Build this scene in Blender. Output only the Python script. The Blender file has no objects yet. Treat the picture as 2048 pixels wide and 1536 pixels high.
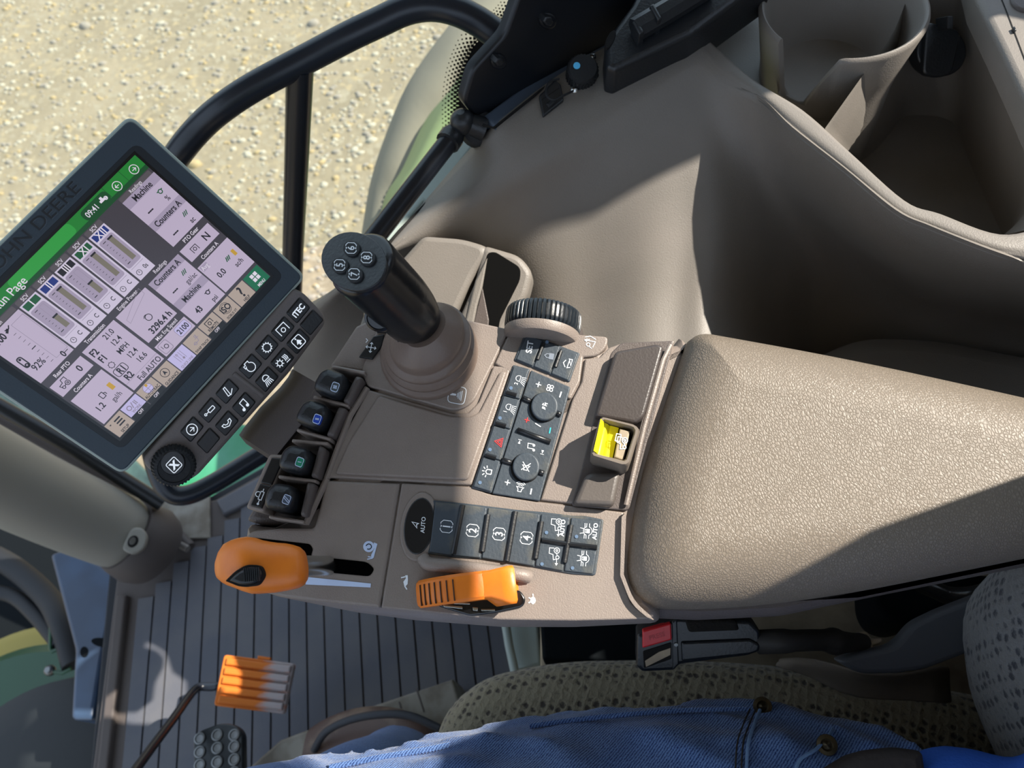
import bpy, math, random
from mathutils import Vector, noise
from mathutils.geometry import tessellate_polygon
random.seed(7)
scene = bpy.context.scene
C = scene.collection
# ------------------------------------------------------------------ camera
F = 1540.0
def nv(*a): return Vector(a).normalized()
AZ = -nv(197, -867, -1540)
AY = nv(-459, 2631, -1540); AY = (AY - AZ * AY.dot(AZ)).normalized()
AX = AY.cross(AZ)
CAM = Vector((0, 0, 1.22))
cd = bpy.data.cameras.new('camera'); cam = bpy.data.objects.new('camera', cd); C.objects.link(cam)
from mathutils import Matrix
M = Matrix((AX, AY, AZ)).to_4x4(); M.translation = CAM
cam.matrix_world = M
cd.sensor_width = 36; cd.lens = 36 * F / 2048; cd.clip_start = 0.02; cd.clip_end = 200
cd.dof.use_dof = True; cd.dof.focus_distance = 0.5; cd.dof.aperture_fstop = 11
scene.camera = cam
# ------------------------------------------------------------------ light
w = bpy.data.worlds.new('sky'); scene.world = w; w.use_nodes = True
bg = w.node_tree.nodes['Background']
bg.inputs[0].default_value = (0.66, 0.80, 1.0, 1); bg.inputs[1].default_value = 1.5
SUN = Vector((0.70, 0.085, 0.71)).normalized()
sd = bpy.data.lights.new('sun', 'SUN'); sd.energy = 10.3; sd.angle = 0.009; sd.color = (1.0, 0.93, 0.82)
so = bpy.data.objects.new('sun', sd); C.objects.link(so); so.location = SUN * 8
so.rotation_euler = SUN.to_track_quat('Z', 'Y').to_euler()
scene.view_settings.view_transform = 'Standard'; scene.view_settings.look = 'None'
scene.view_settings.gamma = 1; scene.view_settings.use_curve_mapping = False
scene.view_settings.exposure = 0.0
# ------------------------------------------------------------------ geometry helpers
def ray(px, py):
    v = Vector((px - 1024, 768 - py, -F)).normalized()
    return Vector((AX.dot(v), AY.dot(v), AZ.dot(v)))
def W(px, py, z):
    r = ray(px, py); return CAM + r * ((z - CAM.z) / r.z)
class Pl:
    def __init__(s, p, n):
        s.p = Vector(p); s.n = Vector(n).normalized()
        a = Vector((1, 0, 0)); s.u = (a - s.n * a.dot(s.n)).normalized(); s.v = s.n.cross(s.u)
    def at(s, px, py, h=0):
        r = ray(px, py); p = s.p + s.n * h
        return CAM + r * ((p - CAM).dot(s.n) / r.dot(s.n))
    def uv(s, q): d = q - s.p; return (d.dot(s.u), d.dot(s.v))
    def xyz(s, u, v, h): return s.p + s.u * u + s.v * v + s.n * h
def Hz(z): return Pl((0, 0, z), (0, 0, 1))
def cr(P, n=4, closed=True):
    P = [tuple(p) for p in P]; out = []; N = len(P)
    for i in range(N if closed else N - 1):
        g = lambda k: P[k % N] if closed else P[max(0, min(N - 1, k))]
        a, b, c, d = g(i - 1), g(i), g(i + 1), g(i + 2)
        for j in range(n):
            t = j / n
            out.append(tuple(0.5 * ((2*b[k]) + (c[k]-a[k])*t + (2*a[k]-5*b[k]+4*c[k]-d[k])*t*t + (-a[k]+3*b[k]-3*c[k]+d[k])*t**3) for k in range(len(b))))
    if not closed: out.append(P[-1])
    return out
class RP(list): pass
def rp(P, r=8, n=4):
    """round the corners of a polygon; a point may carry its own radius"""
    out = RP(); out.base = [(p[0], p[1], p[2] if len(p) > 2 else r) for p in P]; out.n = n; N = len(P)
    for i in range(N):
        a, b, c = P[i-1], P[i], P[(i+1) % N]
        rr = b[2] if len(b) > 2 else r
        A = Vector(a[:2]) - Vector(b[:2]); B = Vector(c[:2]) - Vector(b[:2])
        la, lb = A.length, B.length
        rr = min(rr, la * .48, lb * .48)
        if rr < 1e-6: out.append(tuple(b[:2])); continue
        p0 = Vector(b[:2]) + A / la * rr; p2 = Vector(b[:2]) + B / lb * rr; q = Vector(b[:2])
        for j in range(n + 1):
            t = j / n; out.append(tuple(p0 * (1-t)**2 + q * 2*t*(1-t) + p2 * t*t))
    return out
def box4(cx, cy, w, h, ang, r=0, n=4, skew=0):
    """rectangle in picture axes, long side w along angle ang"""
    a = math.radians(ang); b = math.radians(ang + 90 + skew)
    u = (math.cos(a), -math.sin(a)); v = (math.cos(b), -math.sin(b))
    P = [(cx + u[0]*x*w/2 + v[0]*y*h/2, cy + u[1]*x*w/2 + v[1]*y*h/2) for x, y in ((-1,-1),(1,-1),(1,1),(-1,1))]
    return rp(P, r, n) if r else P
def ell(cx, cy, a, b, ang=0, n=32):
    t = math.radians(ang); o = []
    for i in range(n):
        k = 2*math.pi*i/n; x = a*math.cos(k); y = b*math.sin(k)
        o.append((cx + x*math.cos(t) + y*math.sin(t), cy - x*math.sin(t) + y*math.cos(t)))
    return o
def area2(P): return sum(P[i-1][0]*P[i][1] - P[i][0]*P[i-1][1] for i in range(len(P))) / 2
def inset(P, d):
    """P counter-clockwise 2-D polygon, moved inwards by d"""
    N = len(P); o = []
    for i in range(N):
        a, b, c = Vector(P[i-1]), Vector(P[i]), Vector(P[(i+1) % N])
        e1 = (b - a); e2 = (c - b)
        if e1.length < 1e-9 or e2.length < 1e-9: o.append(tuple(b)); continue
        e1.normalize(); e2.normalize()
        n1 = Vector((-e1.y, e1.x)); n2 = Vector((-e2.y, e2.x)); m = n1 + n2
        if m.length < 1e-6: o.append(tuple(b + n1*d)); continue
        m.normalize(); k = max(.45, m.dot(n1)); q = b + m * (d / k); o.append((q.x, q.y))
    return o
_gl = {}
def glyph(txt, off=0.0):
    if 'g' in txt: off = min(off, .004)
    k = (txt, off)
    if k not in _gl:
        cu = bpy.data.curves.new('t', 'FONT'); cu.body = txt; cu.size = 1; cu.resolution_u = 3; cu.offset = off
        o = bpy.data.objects.new('t', cu); me = bpy.data.meshes.new_from_object(o)
        V = [(v.co.x, v.co.y) for v in me.vertices]; Fc = [tuple(p.vertices) for p in me.polygons]
        bpy.data.objects.remove(o); bpy.data.curves.remove(cu); bpy.data.meshes.remove(me)
        xs = [v[0] for v in V] or [0]; xc = (min(xs) + max(xs)) / 2
        V = [((x - xc) / .69, y / .69 - .5) for x, y in V]
        _gl[k] = (V, Fc)
    return _gl[k]
def pxm(cx, cy, s, ang, pl, h=0, skew=0):
    a = math.radians(ang); b = math.radians(ang + 90 + skew)
    return lambda x, y: pl.at(cx + s*(x*math.cos(a) + y*math.cos(b)), cy - s*(x*math.sin(a) + y*math.sin(b)), h)
wl = {}
class MB:
    def __init__(s): s.V = []; s.F = []; s.I = []; s.M = []; s.S = []
    def mi(s, m):
        if m not in s.M: s.M.append(m)
        return s.M.index(m)
    def add(s, V, Fc, m, smooth=True):
        b = len(s.V); s.V += [Vector(v) for v in V]; k = s.mi(m)
        for f in Fc: s.F.append(tuple(b + i for i in f)); s.I.append(k); s.S.append(smooth)
        return s
    def loft(s, R, m, closed=True, cap0=True, cap1=True):
        n = len(R[0]); V = [p for r in R for p in r]; Fc = []
        for i in range(len(R) - 1):
            for j in range(n if closed else n - 1):
                k = (j + 1) % n; Fc.append((i*n + j, i*n + k, (i+1)*n + k, (i+1)*n + j))
        s.add(V, Fc, m); b = len(s.V) - len(V); k = s.mi(m)
        if closed and cap0: s.F.append(tuple(b + j for j in range(n))[::-1]); s.I.append(k); s.S.append(False)
        if closed and cap1: s.F.append(tuple(b + (len(R)-1)*n + j for j in range(n))); s.I.append(k); s.S.append(False)
        return s
    def prof(s, P, pl, prof, m, at=None, cap0=True):
        """P picture outline taken at height `at`; prof = [(inset, height)...] from bottom up"""
        at = prof[-1][1] if at is None else at
        if isinstance(P, RP): return s.prof3(P.base, pl, prof, m, at, P.n)
        Q = [pl.uv(pl.at(p[0], p[1], at)) for p in P]
        return s.prof2(Q, pl, prof, m, cap0)
    def prof2(s, Q, pl, prof, m, cap0=True):
        if area2(Q) < 0: Q = Q[::-1]
        R = []
        for d, h in prof:
            q = inset(Q, d) if abs(d) > 1e-9 else Q
            R.append([pl.xyz(a, b, h) for a, b in q])
        return s.loft(R, m, True, cap0, True)
    def prof3(s, P, pl, prof, m, at=None, seg=6, r=20):
        """like prof, but the outline is coarse corners (x, y, radius) so deep insets stay clean"""
        at = prof[-1][1] if at is None else at
        k = (pl.at(P[0][0], P[0][1], at) - CAM).length / F
        Q = [pl.uv(pl.at(p[0], p[1], at)) for p in P]; rr = [(p[2] if len(p) > 2 else r)*k for p in P]
        if area2(Q) < 0: Q = Q[::-1]; rr = rr[::-1]
        R = []
        for d, h in prof:
            q = inset(Q, d) if abs(d) > 1e-9 else Q
            q = rp([(a[0], a[1], max(b - d*.8, .0006)) for a, b in zip(q, rr)], 0, seg)
            R.append([pl.xyz(a, b, h) for a, b in q])
        return s.loft(R, m, True, True, True)
    def slab(s, P, pl, top, bot, bev, m, seg=3, at=None):
        pr = [(0, bot)] + [(bev*(1-math.cos(math.pi/2*k/seg)), top - bev + bev*math.sin(math.pi/2*k/seg)) for k in range(seg + 1)]
        return s.prof(P, pl, pr, m, top if at is None else at)
    def tube(s, P, r, m, n=14, caps=True, up=None, flat=1.0):
        P = [Vector(p) for p in P]; R = []; prev = None
        for i, p in enumerate(P):
            t = (P[min(i+1, len(P)-1)] - P[max(i-1, 0)]).normalized()
            if prev is None:
                a = Vector(up) if up else (Vector((0, 0, 1)) if abs(t.z) < .9 else Vector((1, 0, 0)))
            else: a = prev
            a = (a - t * a.dot(t)).normalized(); prev = a; b = t.cross(a)
            rr = r[min(i, len(r)-1)] if isinstance(r, (list, tuple)) else r
            R.append([p + a*math.cos(2*math.pi*k/n)*rr*flat + b*math.sin(2*math.pi*k/n)*rr for k in range(n)])
        return s.loft(R, m, True, caps, caps)
    def lathe(s, c, ax, prof, m, n=36, u=None):
        c = Vector(c); ax = Vector(ax).normalized(); u = Vector(u) if u else (Vector((1,0,0)) if abs(ax.x) < .8 else Vector((0,1,0)))
        u = (u - ax * u.dot(ax)).normalized(); v = ax.cross(u)
        R = [[c + ax*h + (u*math.cos(2*math.pi*k/n) + v*math.sin(2*math.pi*k/n))*max(r, 1e-5) for k in range(n)] for r, h in prof]
        return s.loft(R, m)
    def bar(s, c, x, y, z, m):
        c, x, y, z = Vector(c), Vector(x), Vector(y), Vector(z)
        V = [c + x*a + y*b + z*d for d in (-1, 1) for b in (-1, 1) for a in (-1, 1)]
        return s.add(V, [(0,2,3,1),(4,5,7,6),(0,1,5,4),(2,6,7,3),(0,4,6,2),(1,3,7,5)], m, False)
    def ball(s, c, r, m, n=10):
        if not isinstance(r, (list, tuple)): r = (r, r, r)
        R = [[Vector(c) + Vector((r[0]*math.sin(math.pi*i/n)*math.cos(math.pi*j/n), r[1]*math.sin(math.pi*i/n)*math.sin(math.pi*j/n), -r[2]*math.cos(math.pi*i/n))) for j in range(2*n)] for i in range(1, n)]
        return s.loft(R, m)
    def fill(s, P, f, m):
        V = [f(x, y) for x, y in P]
        return s.add(V, [tuple(range(len(V)))], m, False)
    def ribbon(s, P, wd, f, m, closed=False):
        P = [Vector(p) for p in P]; N = len(P); L = []; Rr = []
        for i in range(N):
            a = P[i-1] if (closed or i) else P[i]; c = P[(i+1) % N] if (closed or i < N-1) else P[i]; b = P[i]
            e1 = (b - a) if (b - a).length > 1e-9 else (c - b); e2 = (c - b) if (c - b).length > 1e-9 else e1
            e1 = e1.normalized(); e2 = e2.normalized(); m1 = Vector((-e1.y, e1.x)) + Vector((-e2.y, e2.x))
            if m1.length < 1e-6: m1 = Vector((-e1.y, e1.x))
            m1.normalize(); k = max(.5, m1.dot(Vector((-e1.y, e1.x))))
            L.append(b + m1*wd/2/k); Rr.append(b - m1*wd/2/k)
        V = [f(p.x, p.y) for p in L] + [f(p.x, p.y) for p in Rr]; Fc = []
        for i in range(N if closed else N-1):
            j = (i+1) % N; Fc.append((i, N+i, N+j, j))
        return s.add(V, Fc, m, False)
    def draw(s, shapes, f, wd, m):
        for q in shapes:
            k = q[0]
            if k == 'l': s.ribbon(q[1], wd, f, m)
            elif k == 'o': s.ribbon(q[1], wd, f, m, True)
            elif k == 'c': s.ribbon([(q[1]+q[3]*math.cos(math.pi*i/12), q[2]+q[3]*math.sin(math.pi*i/12)) for i in range(24)], wd, f, m, True)
            elif k == 'a':
                s.ribbon([(q[1]+q[3]*math.cos(math.radians(q[4]+(q[5]-q[4])*i/12)), q[2]+q[3]*math.sin(math.radians(q[4]+(q[5]-q[4])*i/12))) for i in range(13)], wd, f, m)
            elif k == 'd': s.fill([(q[1]+q[3]*math.cos(math.pi*i/10), q[2]+q[3]*math.sin(math.pi*i/10)) for i in range(20)], f, m)
            elif k == 'f': s.fill(q[1], f, m)
            elif k == 'r': s.ribbon(rp([(q[1],q[2]),(q[3],q[2]),(q[3],q[4]),(q[1],q[4])], q[5] if len(q) > 5 else .001, 3), wd, f, m, True)
            elif k == 'b': s.fill(rp([(q[1],q[2]),(q[3],q[2]),(q[3],q[4]),(q[1],q[4])], q[5] if len(q) > 5 else .001, 3), f, m)
            elif k == 't': s.text(q[1], lambda x, y, q=q: f(q[2] + x*q[4]*(q[5] if len(q) > 5 else .9), q[3] + y*q[4]), m, q[6] if len(q) > 6 else .012)
        return s
    def text(s, t, f, m, off=.012):
        V, Fc = glyph(t, off); return s.add([f(x, y) for x, y in V], Fc, m, False)
    def build(s, name, parent=None, label=None, sharp=38, mods=None, origin=None):
        me = bpy.data.meshes.new(name); V = s.V
        xs = [v.x for v in V]; ys = [v.y for v in V]; zs = [v.z for v in V]
        o0 = Vector(origin) if origin else Vector(((min(xs)+max(xs))/2, (min(ys)+max(ys))/2, min(zs)))
        me.from_pydata([v - o0 for v in V], [], s.F)
        for m in s.M: me.materials.append(m)
        for p, i in zip(me.polygons, s.I): p.material_index = i; p.use_smooth = True
        me.update(); me.set_sharp_from_angle(angle=math.radians(sharp))
        for p, sm in zip(me.polygons, s.S): p.use_smooth = sm
        o = bpy.data.objects.new(name, me); C.objects.link(o)
        if parent: o.parent = parent; o.location = o0 - wl[parent.name]
        else: o.location = o0
        wl[o.name] = o0
        if label: o['label'] = label
        for k, kw in (mods or []):
            md = o.modifiers.new(k.lower(), k)
            for a, b in kw.items(): setattr(md, a, b)
        return o
def tag(o, label, cat, group=None, kind=None):
    if label: o['label'] = label
    if cat: o['category'] = cat
    if group: o['group'] = group
    if kind: o['kind'] = kind
    return o
def thing(name, loc, label, cat, group=None):
    o = bpy.data.objects.new(name, None); C.objects.link(o); o.location = loc; o.empty_display_size = .02
    wl[o.name] = Vector(loc); return tag(o, label, cat, group)
def struct(o): o['kind'] = 'structure'; return o
# ------------------------------------------------------------------ materials
def lin(c):
    return tuple(((v/255)/12.92 if v/255 <= .04045 else ((v/255+.055)/1.055)**2.4) for v in c) + (1,)
def mat(name, c, rough=.5, spec=.5, bump=0, bs=300, metal=0, em=0, c2=None, ns=40, mix=(.4, .65), coat=0, vor=False, det=3):
    m = bpy.data.materials.new(name); m.use_nodes = True; nt = m.node_tree; b = nt.nodes['Principled BSDF']
    b.inputs['Base Color'].default_value = lin(c); b.inputs['Roughness'].default_value = rough
    b.inputs['Specular IOR Level'].default_value = spec; b.inputs['Metallic'].default_value = metal
    b.inputs['Coat Weight'].default_value = coat
    if em: b.inputs['Emission Color'].default_value = lin(c); b.inputs['Emission Strength'].default_value = em; b.inputs['Base Color'].default_value = (.01,.01,.01,1)
    tc = None
    if bump or c2:
        tc = nt.nodes.new('ShaderNodeTexCoord')
    if c2:
        n = nt.nodes.new('ShaderNodeTexNoise'); n.inputs['Scale'].default_value = ns; n.inputs['Detail'].default_value = det + 3
        nt.links.new(tc.outputs['Object'], n.inputs['Vector'])
        r = nt.nodes.new('ShaderNodeValToRGB'); r.color_ramp.elements[0].position = mix[0]; r.color_ramp.elements[1].position = mix[1]
        r.color_ramp.elements[0].color = lin(c); r.color_ramp.elements[1].color = lin(c2)
        nt.links.new(n.outputs['Fac'], r.inputs['Fac']); nt.links.new(r.outputs['Color'], b.inputs['Base Color'])
    if bump:
        n = nt.nodes.new('ShaderNodeTexVoronoi' if vor else 'ShaderNodeTexNoise'); n.inputs['Scale'].default_value = bs
        if not vor: n.inputs['Detail'].default_value = det
        else: n.feature = 'DISTANCE_TO_EDGE'
        nt.links.new(tc.outputs['Object'], n.inputs['Vector'])
        bp = nt.nodes.new('ShaderNodeBump'); bp.inputs['Strength'].default_value = bump; bp.inputs['Distance'].default_value = .001
        nt.links.new(n.outputs['Distance' if vor else 'Fac'], bp.inputs['Height']); nt.links.new(bp.outputs['Normal'], b.inputs['Normal'])
    return m
M_trim = mat('taupe moulded trim', (114,109,103), .5, .45, .25, 900, c2=(120,114,108), ns=14)
M_cons = mat('brown grained console plastic', (125,114,107), .43, .5, .3, 1100, c2=(131,120,112), ns=30)
M_cons2 = mat('darker brown plastic', (84,76,73), .45, .45, .3, 900)
M_gap = mat('black seam', (22,21,21), .8, .2)
M_pad = mat('black rubber keypad', (58,66,74), .5, .45, .25, 500, c2=(92,90,82), ns=55, mix=(.56, .8))
M_key = mat('black key', (20,21,24), .35, .5, .1, 600)
M_blk = mat('black plastic', (26,29,33), .38, .5, .25, 500)
M_gloss = mat('glossy black grip', (17,20,24), .26, .55, .15, 240)
M_rub = mat('black rubber', (30,32,35), .62, .35, .3, 400)
M_ora = mat('orange plastic', (226,122,28), .42, .5, .12, 300, c2=(214,112,26), ns=60)
M_yel = mat('yellow plastic', (238,226,30), .4, .5, .1, 300)
M_beige = mat('dusty beige plastic', (150,136,118), .6, .3, .2, 300, c2=(165,150,125), ns=120)
M_wht = mat('white print', (225,230,235), .6, .2)
M_ghost = mat('dim grey print', (120,128,140), .6, .2)
M_red = mat('red print', (215,60,60), .5, .3)
M_cyan = mat('cyan print', (60,180,190), .5, .3)
M_bez = mat('slate blue-black bezel', (54,66,76), .5, .4, .12, 800)
M_rim = mat('pale grey-green rim', (158,170,164), .45, .4)
M_chr = mat('bright metal', (190,190,185), .25, .5, metal=1)
M_steel = mat('dull steel', (120,122,122), .4, .5, metal=1)
M_back = mat('back-lit white legend', (222,232,245), .5, .2, em=1.0)
M_led = mat('unlit indicator lens', (95,115,140), .25, .6)
# ------------------------------------------------------------------ setting: ground, floor, cab shell
def ground_mat():
    m = bpy.data.materials.new('gravel'); m.use_nodes = True; nt = m.node_tree; b = nt.nodes['Principled BSDF']; N = nt.nodes.new; L = nt.links.new
    tc = N('ShaderNodeTexCoord'); b.inputs['Roughness'].default_value = .9
    n1 = N('ShaderNodeTexNoise'); n1.inputs['Scale'].default_value = 2.2; n1.inputs['Detail'].default_value = 8; n1.inputs['Roughness'].default_value = .65
    L(tc.outputs['Object'], n1.inputs['Vector'])
    r1 = N('ShaderNodeValToRGB'); e = r1.color_ramp.elements
    e[0].position = .3; e[0].color = lin((119,109,90)); e[1].position = .7; e[1].color = lin((139,127,106)); L(n1.outputs['Fac'], r1.inputs['Fac'])
    v = N('ShaderNodeTexVoronoi'); v.inputs['Scale'].default_value = 34; L(tc.outputs['Object'], v.inputs['Vector'])
    r2 = N('ShaderNodeValToRGB'); e = r2.color_ramp.elements; e[0].position = .55; e[0].color = (0,0,0,1); e[1].position = .8; e[1].color = (1,1,1,1)
    sp = N('ShaderNodeSeparateColor'); L(v.outputs['Color'], sp.inputs['Color']); L(sp.outputs[0], r2.inputs['Fac'])
    r3 = N('ShaderNodeValToRGB'); e = r3.color_ramp.elements; e[0].color = lin((142,133,114)); e[1].color = lin((150,135,106))
    x = r3.color_ramp.elements.new(.5); x.color = lin((134,124,105)); L(sp.outputs[1], r3.inputs['Fac'])
    mx = N('ShaderNodeMix'); mx.data_type = 'RGBA'; L(r2.outputs['Color'], mx.inputs['Factor']); L(r1.outputs['Color'], mx.inputs['A']); L(r3.outputs['Color'], mx.inputs['B'])
    L(mx.outputs['Result'], b.inputs['Base Color'])
    bp = N('ShaderNodeBump'); bp.inputs['Strength'].default_value = .5; bp.inputs['Distance'].default_value = .012
    n2 = N('ShaderNodeTexNoise'); n2.inputs['Scale'].default_value = 26; n2.inputs['Detail'].default_value = 5; L(tc.outputs['Object'], n2.inputs['Vector'])
    L(n2.outputs['Fac'], bp.inputs['Height']); L(bp.outputs['Normal'], b.inputs['Normal'])
    return m
M_ground = ground_mat()
GZ = -1.35
mb = MB(); mb.fill([(-40,-30),(40,-30),(40,60),(-40,60)], lambda x, y: Vector((x, y, GZ)), M_ground)
struct(mb.build('ground', origin=(0,0,GZ)))
pm = [mat('pale pebble', (162,156,140), .8), mat('tan pebble', (158,140,104), .8), mat('grey pebble', (138,131,120), .85)]
mb = MB()
for i in range(7500):
    px = random.uniform(-420, 1000); py = random.uniform(-200, 740)
    p = W(px, py, GZ)
    s_ = random.choice((.006, .008, .010, .014)) * random.uniform(.8, 1.6)
    if random.random() < .015: s_ *= 1.8
    a = random.uniform(0, 6.28); R = []
    n = 6
    for k, (rr, hh) in enumerate(((1, -.2), (.85, .35), (.4, .6))):
        R.append([p + Vector((math.cos(a+2*math.pi*j/n)*rr*s_*(1+.3*math.sin(j*2.3+i)), math.sin(a+2*math.pi*j/n)*rr*s_*.75, hh*s_)) for j in range(n)])
    mb.loft(R, random.choices(pm, (5, 2, 4))[0])
o = mb.build('pebbles', sharp=60); tag(o, 'loose pale and tan pebbles scattered on the gravel outside the window', 'gravel', kind='stuff')

# floor with ribbed mat
M_floor = mat('dark floor', (38,40,44), .7, .3)
M_mat = mat('ribbed grey floor mat', (84,86,94), .6, .35, .3, 300, c2=(94,94,98), ns=12)
M_mat2 = mat('brown edge of floor mat', (82,75,72), .6, .35, .3, 300)
zf = 0.0
FL = Hz(zf)
mb = MB(); mb.slab([(222,1100),(300,1010),(420,992),(600,892),(760,785),(900,700),(1100,700),(1600,900),(2300,1200),(2300,2400),(150,2400),(180,1536)], Hz(-.012), 0, -.05, .004, M_floor)
struct(mb.build('floor'))
mb = MB()
mb.slab([(238,1120),(335,1016),(430,1000),(600,905),(780,790),(900,710),(1100,710),(1180,1300),(1100,2300),(150,2300),(185,1536)], FL, 0, -.011, .003, M_mat2)
xs0 = FL.at(440, 1298).x; y0 = FL.at(440, 1640).y
for k in range(-5, 16):
    x = xs0 + k*.0287
    yt = FL.at(440 + k*33, {-5:1200,-4:1170,-3:1130,-2:1100,-1:1080,0:1045}.get(k, 1010)).y
    yb = y0 - .3
    if k > 11: yt -= (k - 11)*.045
    mb.bar((x + .0143, (yt+yb)/2, .002), (.0128, 0, 0), (0, (yt-yb)/2, 0), (0, 0, .0028), M_mat)
mb.slab([(190,1560),(232,1190),(252,1190),(212,1560)], FL, .012, -.005, .004, M_mat2)
mb.slab([(432,1001),(610,903),(800,800),(1100,800),(1100,836),(800,842),(622,945),(446,1030)], FL, .010, -.005, .004, M_mat)
tag(mb.build('floor_mat'), 'dark grey ribbed rubber floor mat below the control console', 'floor mat')

# light grey and black box sides below the console
mb = MB(); mb.slab([(1012,1238),(1075,1238),(1082,1330),(1028,1340)], Hz(.22), 0, -.25, .004, M_rim)
mb.tube([W(1010,1240,.24), W(1018,1290,.24), W(1030,1345,.24)], .0055, M_rim)
tag(mb.build('seat_base_panel'), 'pale grey panel edge standing between floor mat and seat under the console', 'panel')
# cream step plate under the seat front
M_cream = mat('scuffed cream plate', (150,146,136), .6, .3, c2=(120,112,100), ns=30)
zc = .10
mb = MB(); mb.slab([(470,1560),(560,1480),(720,1420),(905,1358),(918,1402),(960,1500),(960,1600),(470,1640)], Hz(zc), 0, -.09, .004, M_cream)
mb.slab(box4(840,1400,50,3,-72), Hz(zc), .0008, -.001, .0003, M_cons2); mb.slab(box4(800,1410,14,3,-72), Hz(zc), .0008, -.001, .0003, M_cons2)
tag(mb.build('seat_step_plate'), 'scuffed cream plate with dark seams on the floor beside the boot', 'plate')

# ------------------------------------------------------------------ outside: engine side, tyre, fender
M_green = mat('green paint', (18,66,38), .35, .5)
M_yp = mat('yellow frame paint', (140,124,36), .4, .5)
M_steelblue = mat('blue grey painted steel', (44,60,82), .4, .5, .15, 60, c2=(52,72,98), ns=14)
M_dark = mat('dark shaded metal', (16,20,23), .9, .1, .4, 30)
M_tyre = mat('dusty tyre rubber', (128,122,108), .85, .2, .3, 60)
M_fend = mat('pale green fender', (135,148,98), .5, .4)
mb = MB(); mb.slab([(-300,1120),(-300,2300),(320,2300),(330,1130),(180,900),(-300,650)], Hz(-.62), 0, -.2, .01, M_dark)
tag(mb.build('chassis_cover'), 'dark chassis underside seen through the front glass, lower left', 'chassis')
t = thing('frame_group', W(20,1600,-.6), 'front wheel at the lower left with yellow rim edge, green hub and black tyre', 'wheel')  # drum and strip read as frame, merged with the tyre into one object
mb = MB(); mb.lathe(W(20,1600,-.4), (0,0,1), [(.30,-.2),(.30,0),(.28,.02),(.0,.02)], M_green, 64); mb.build('drum', t, 'dark green rounded hub')
mb = MB(); mb.lathe(W(20,1560,-.47), (0,0,1), [(.32,-.12),(.32,-.01),(.30,.0),(.0,.0)], M_yp, 64); mb.build('rim', t, 'yellow rim')
mb = MB(); mb.lathe(W(85,1680,-.25), (0,0,1), [(.27,-.2),(.285,-.05),(.27,.0),(.2,.03),(.0,.03)], mat('black tyre', (22,26,28), .55, .4, .4, 40), 64); mb.build('tyre', t, 'black tyre')
mb = MB()
mb.tube(cr([W(-60,1090,-.2), W(20,1130,-.2), W(90,1190,-.18), W(125,1250,-.15), W(150,1330,-.15)], 5, False), .022, M_rub)
mb.tube(cr([W(-60,1180,-.2), W(20,1190,-.2), W(70,1230,-.18), W(120,1290,-.15)], 5, False), .014, M_rub)
tag(mb.build('hose'), 'thick black hose pair curving down beside the blue grey post', 'hose')
mb = MB()
mb.tube([W(102,1240,-.14), W(101,1298,-.14), W(104,1303,-.14), W(142,1288,-.14)], .0035, M_green)
mb.tube([W(100,1342,-.14), W(125,1346,-.14), W(142,1337,-.14)], .0035, M_green); mb.ball(W(100,1341,-.14), .010, M_steel, 6)
tag(mb.build('brake_line'), 'thin green bent pipe with a round fitting left of the blue post', 'pipe')
mb = MB(); mb.slab(rp([(98,1108),(150,1090),(228,1150),(222,1230),(205,1320),(186,1440),(140,1440),(148,1300)], 8), Hz(-.03), 0, -.10, .008, M_steelblue)
mb.slab(ell(168,1304,8,11), Hz(-.03), .001, -.001, .0004, M_dark); mb.slab(ell(204,1285,9,22,80), Hz(-.03), .001, -.001, .0004, M_dark)
tag(mb.build('cab_post'), 'blue grey painted steel post along the left edge of the floor', 'post')
# green machine body seen between the display bracket and the bent tube
mb = MB(); mb.slab([(330,980),(350,930),(480,845),(560,860),(640,800),(560,950),(400,1020)], Hz(-.25), 0, -.25, .01, mat('bright green sheet metal', (40,128,84), .3, .5, c2=(70,140,110), ns=9, bump=.4, bs=14))
tag(mb.build('green_step_panel'), 'bright green sheet metal visible under the keypad bar', 'panel')

# fender and tyre outside the window
A = cr([(722,560,.1),(738,450,.1),(752,370,.12),(775,290,.14),(810,200,.16),(850,130,.18),(905,58,.2),(985,-40,.2)], 5, False)
Bc = cr([(762,560,.22),(774,450,.24),(786,401,.25),(817,352,.27),(861,258,.29),(908,200,.31),(965,120,.33),(1060,20,.33)], 5, False)
Cc = cr([(820,580,.27),(830,470,.29),(850,420,.30),(880,370,.32),(930,300,.34),(980,240,.36),(1060,150,.38),(1150,60,.38)], 5, False)
mb = MB(); P = [[W(*p) for p in row] for row in (A, Bc, Cc)]
r0 = [p + Vector((.03, -.02, -.45)) for p in P[0]]
mid = [a.lerp(b, .5) + Vector((0, 0, .028)) for a, b in zip(P[0], P[1])]; q1 = [a.lerp(b, .15) + Vector((0, 0, .016)) for a, b in zip(P[0], P[1])]
mb.loft([r0, P[0], q1, mid, P[1]], M_tyre, False)
o = mb.build('tyre', sharp=70, mods=[('SOLIDIFY', dict(thickness=.01))]); tag(o, 'dusty grey rear tyre curving down outside the window', 'tyre')
mb = MB(); mb.loft([[p + Vector((0,0,.01)) for p in P[1]], [a.lerp(b, .5) + Vector((0,0,.02)) for a, b in zip(P[1], P[2])], P[2], [p + Vector((.1,.05,-.1)) for p in P[2]]], M_fend, False)
o = mb.build('fender', sharp=70, mods=[('SOLIDIFY', dict(thickness=.01))]); tag(o, 'pale green fender strip between the tyre and the gas strut', 'fender')

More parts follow.
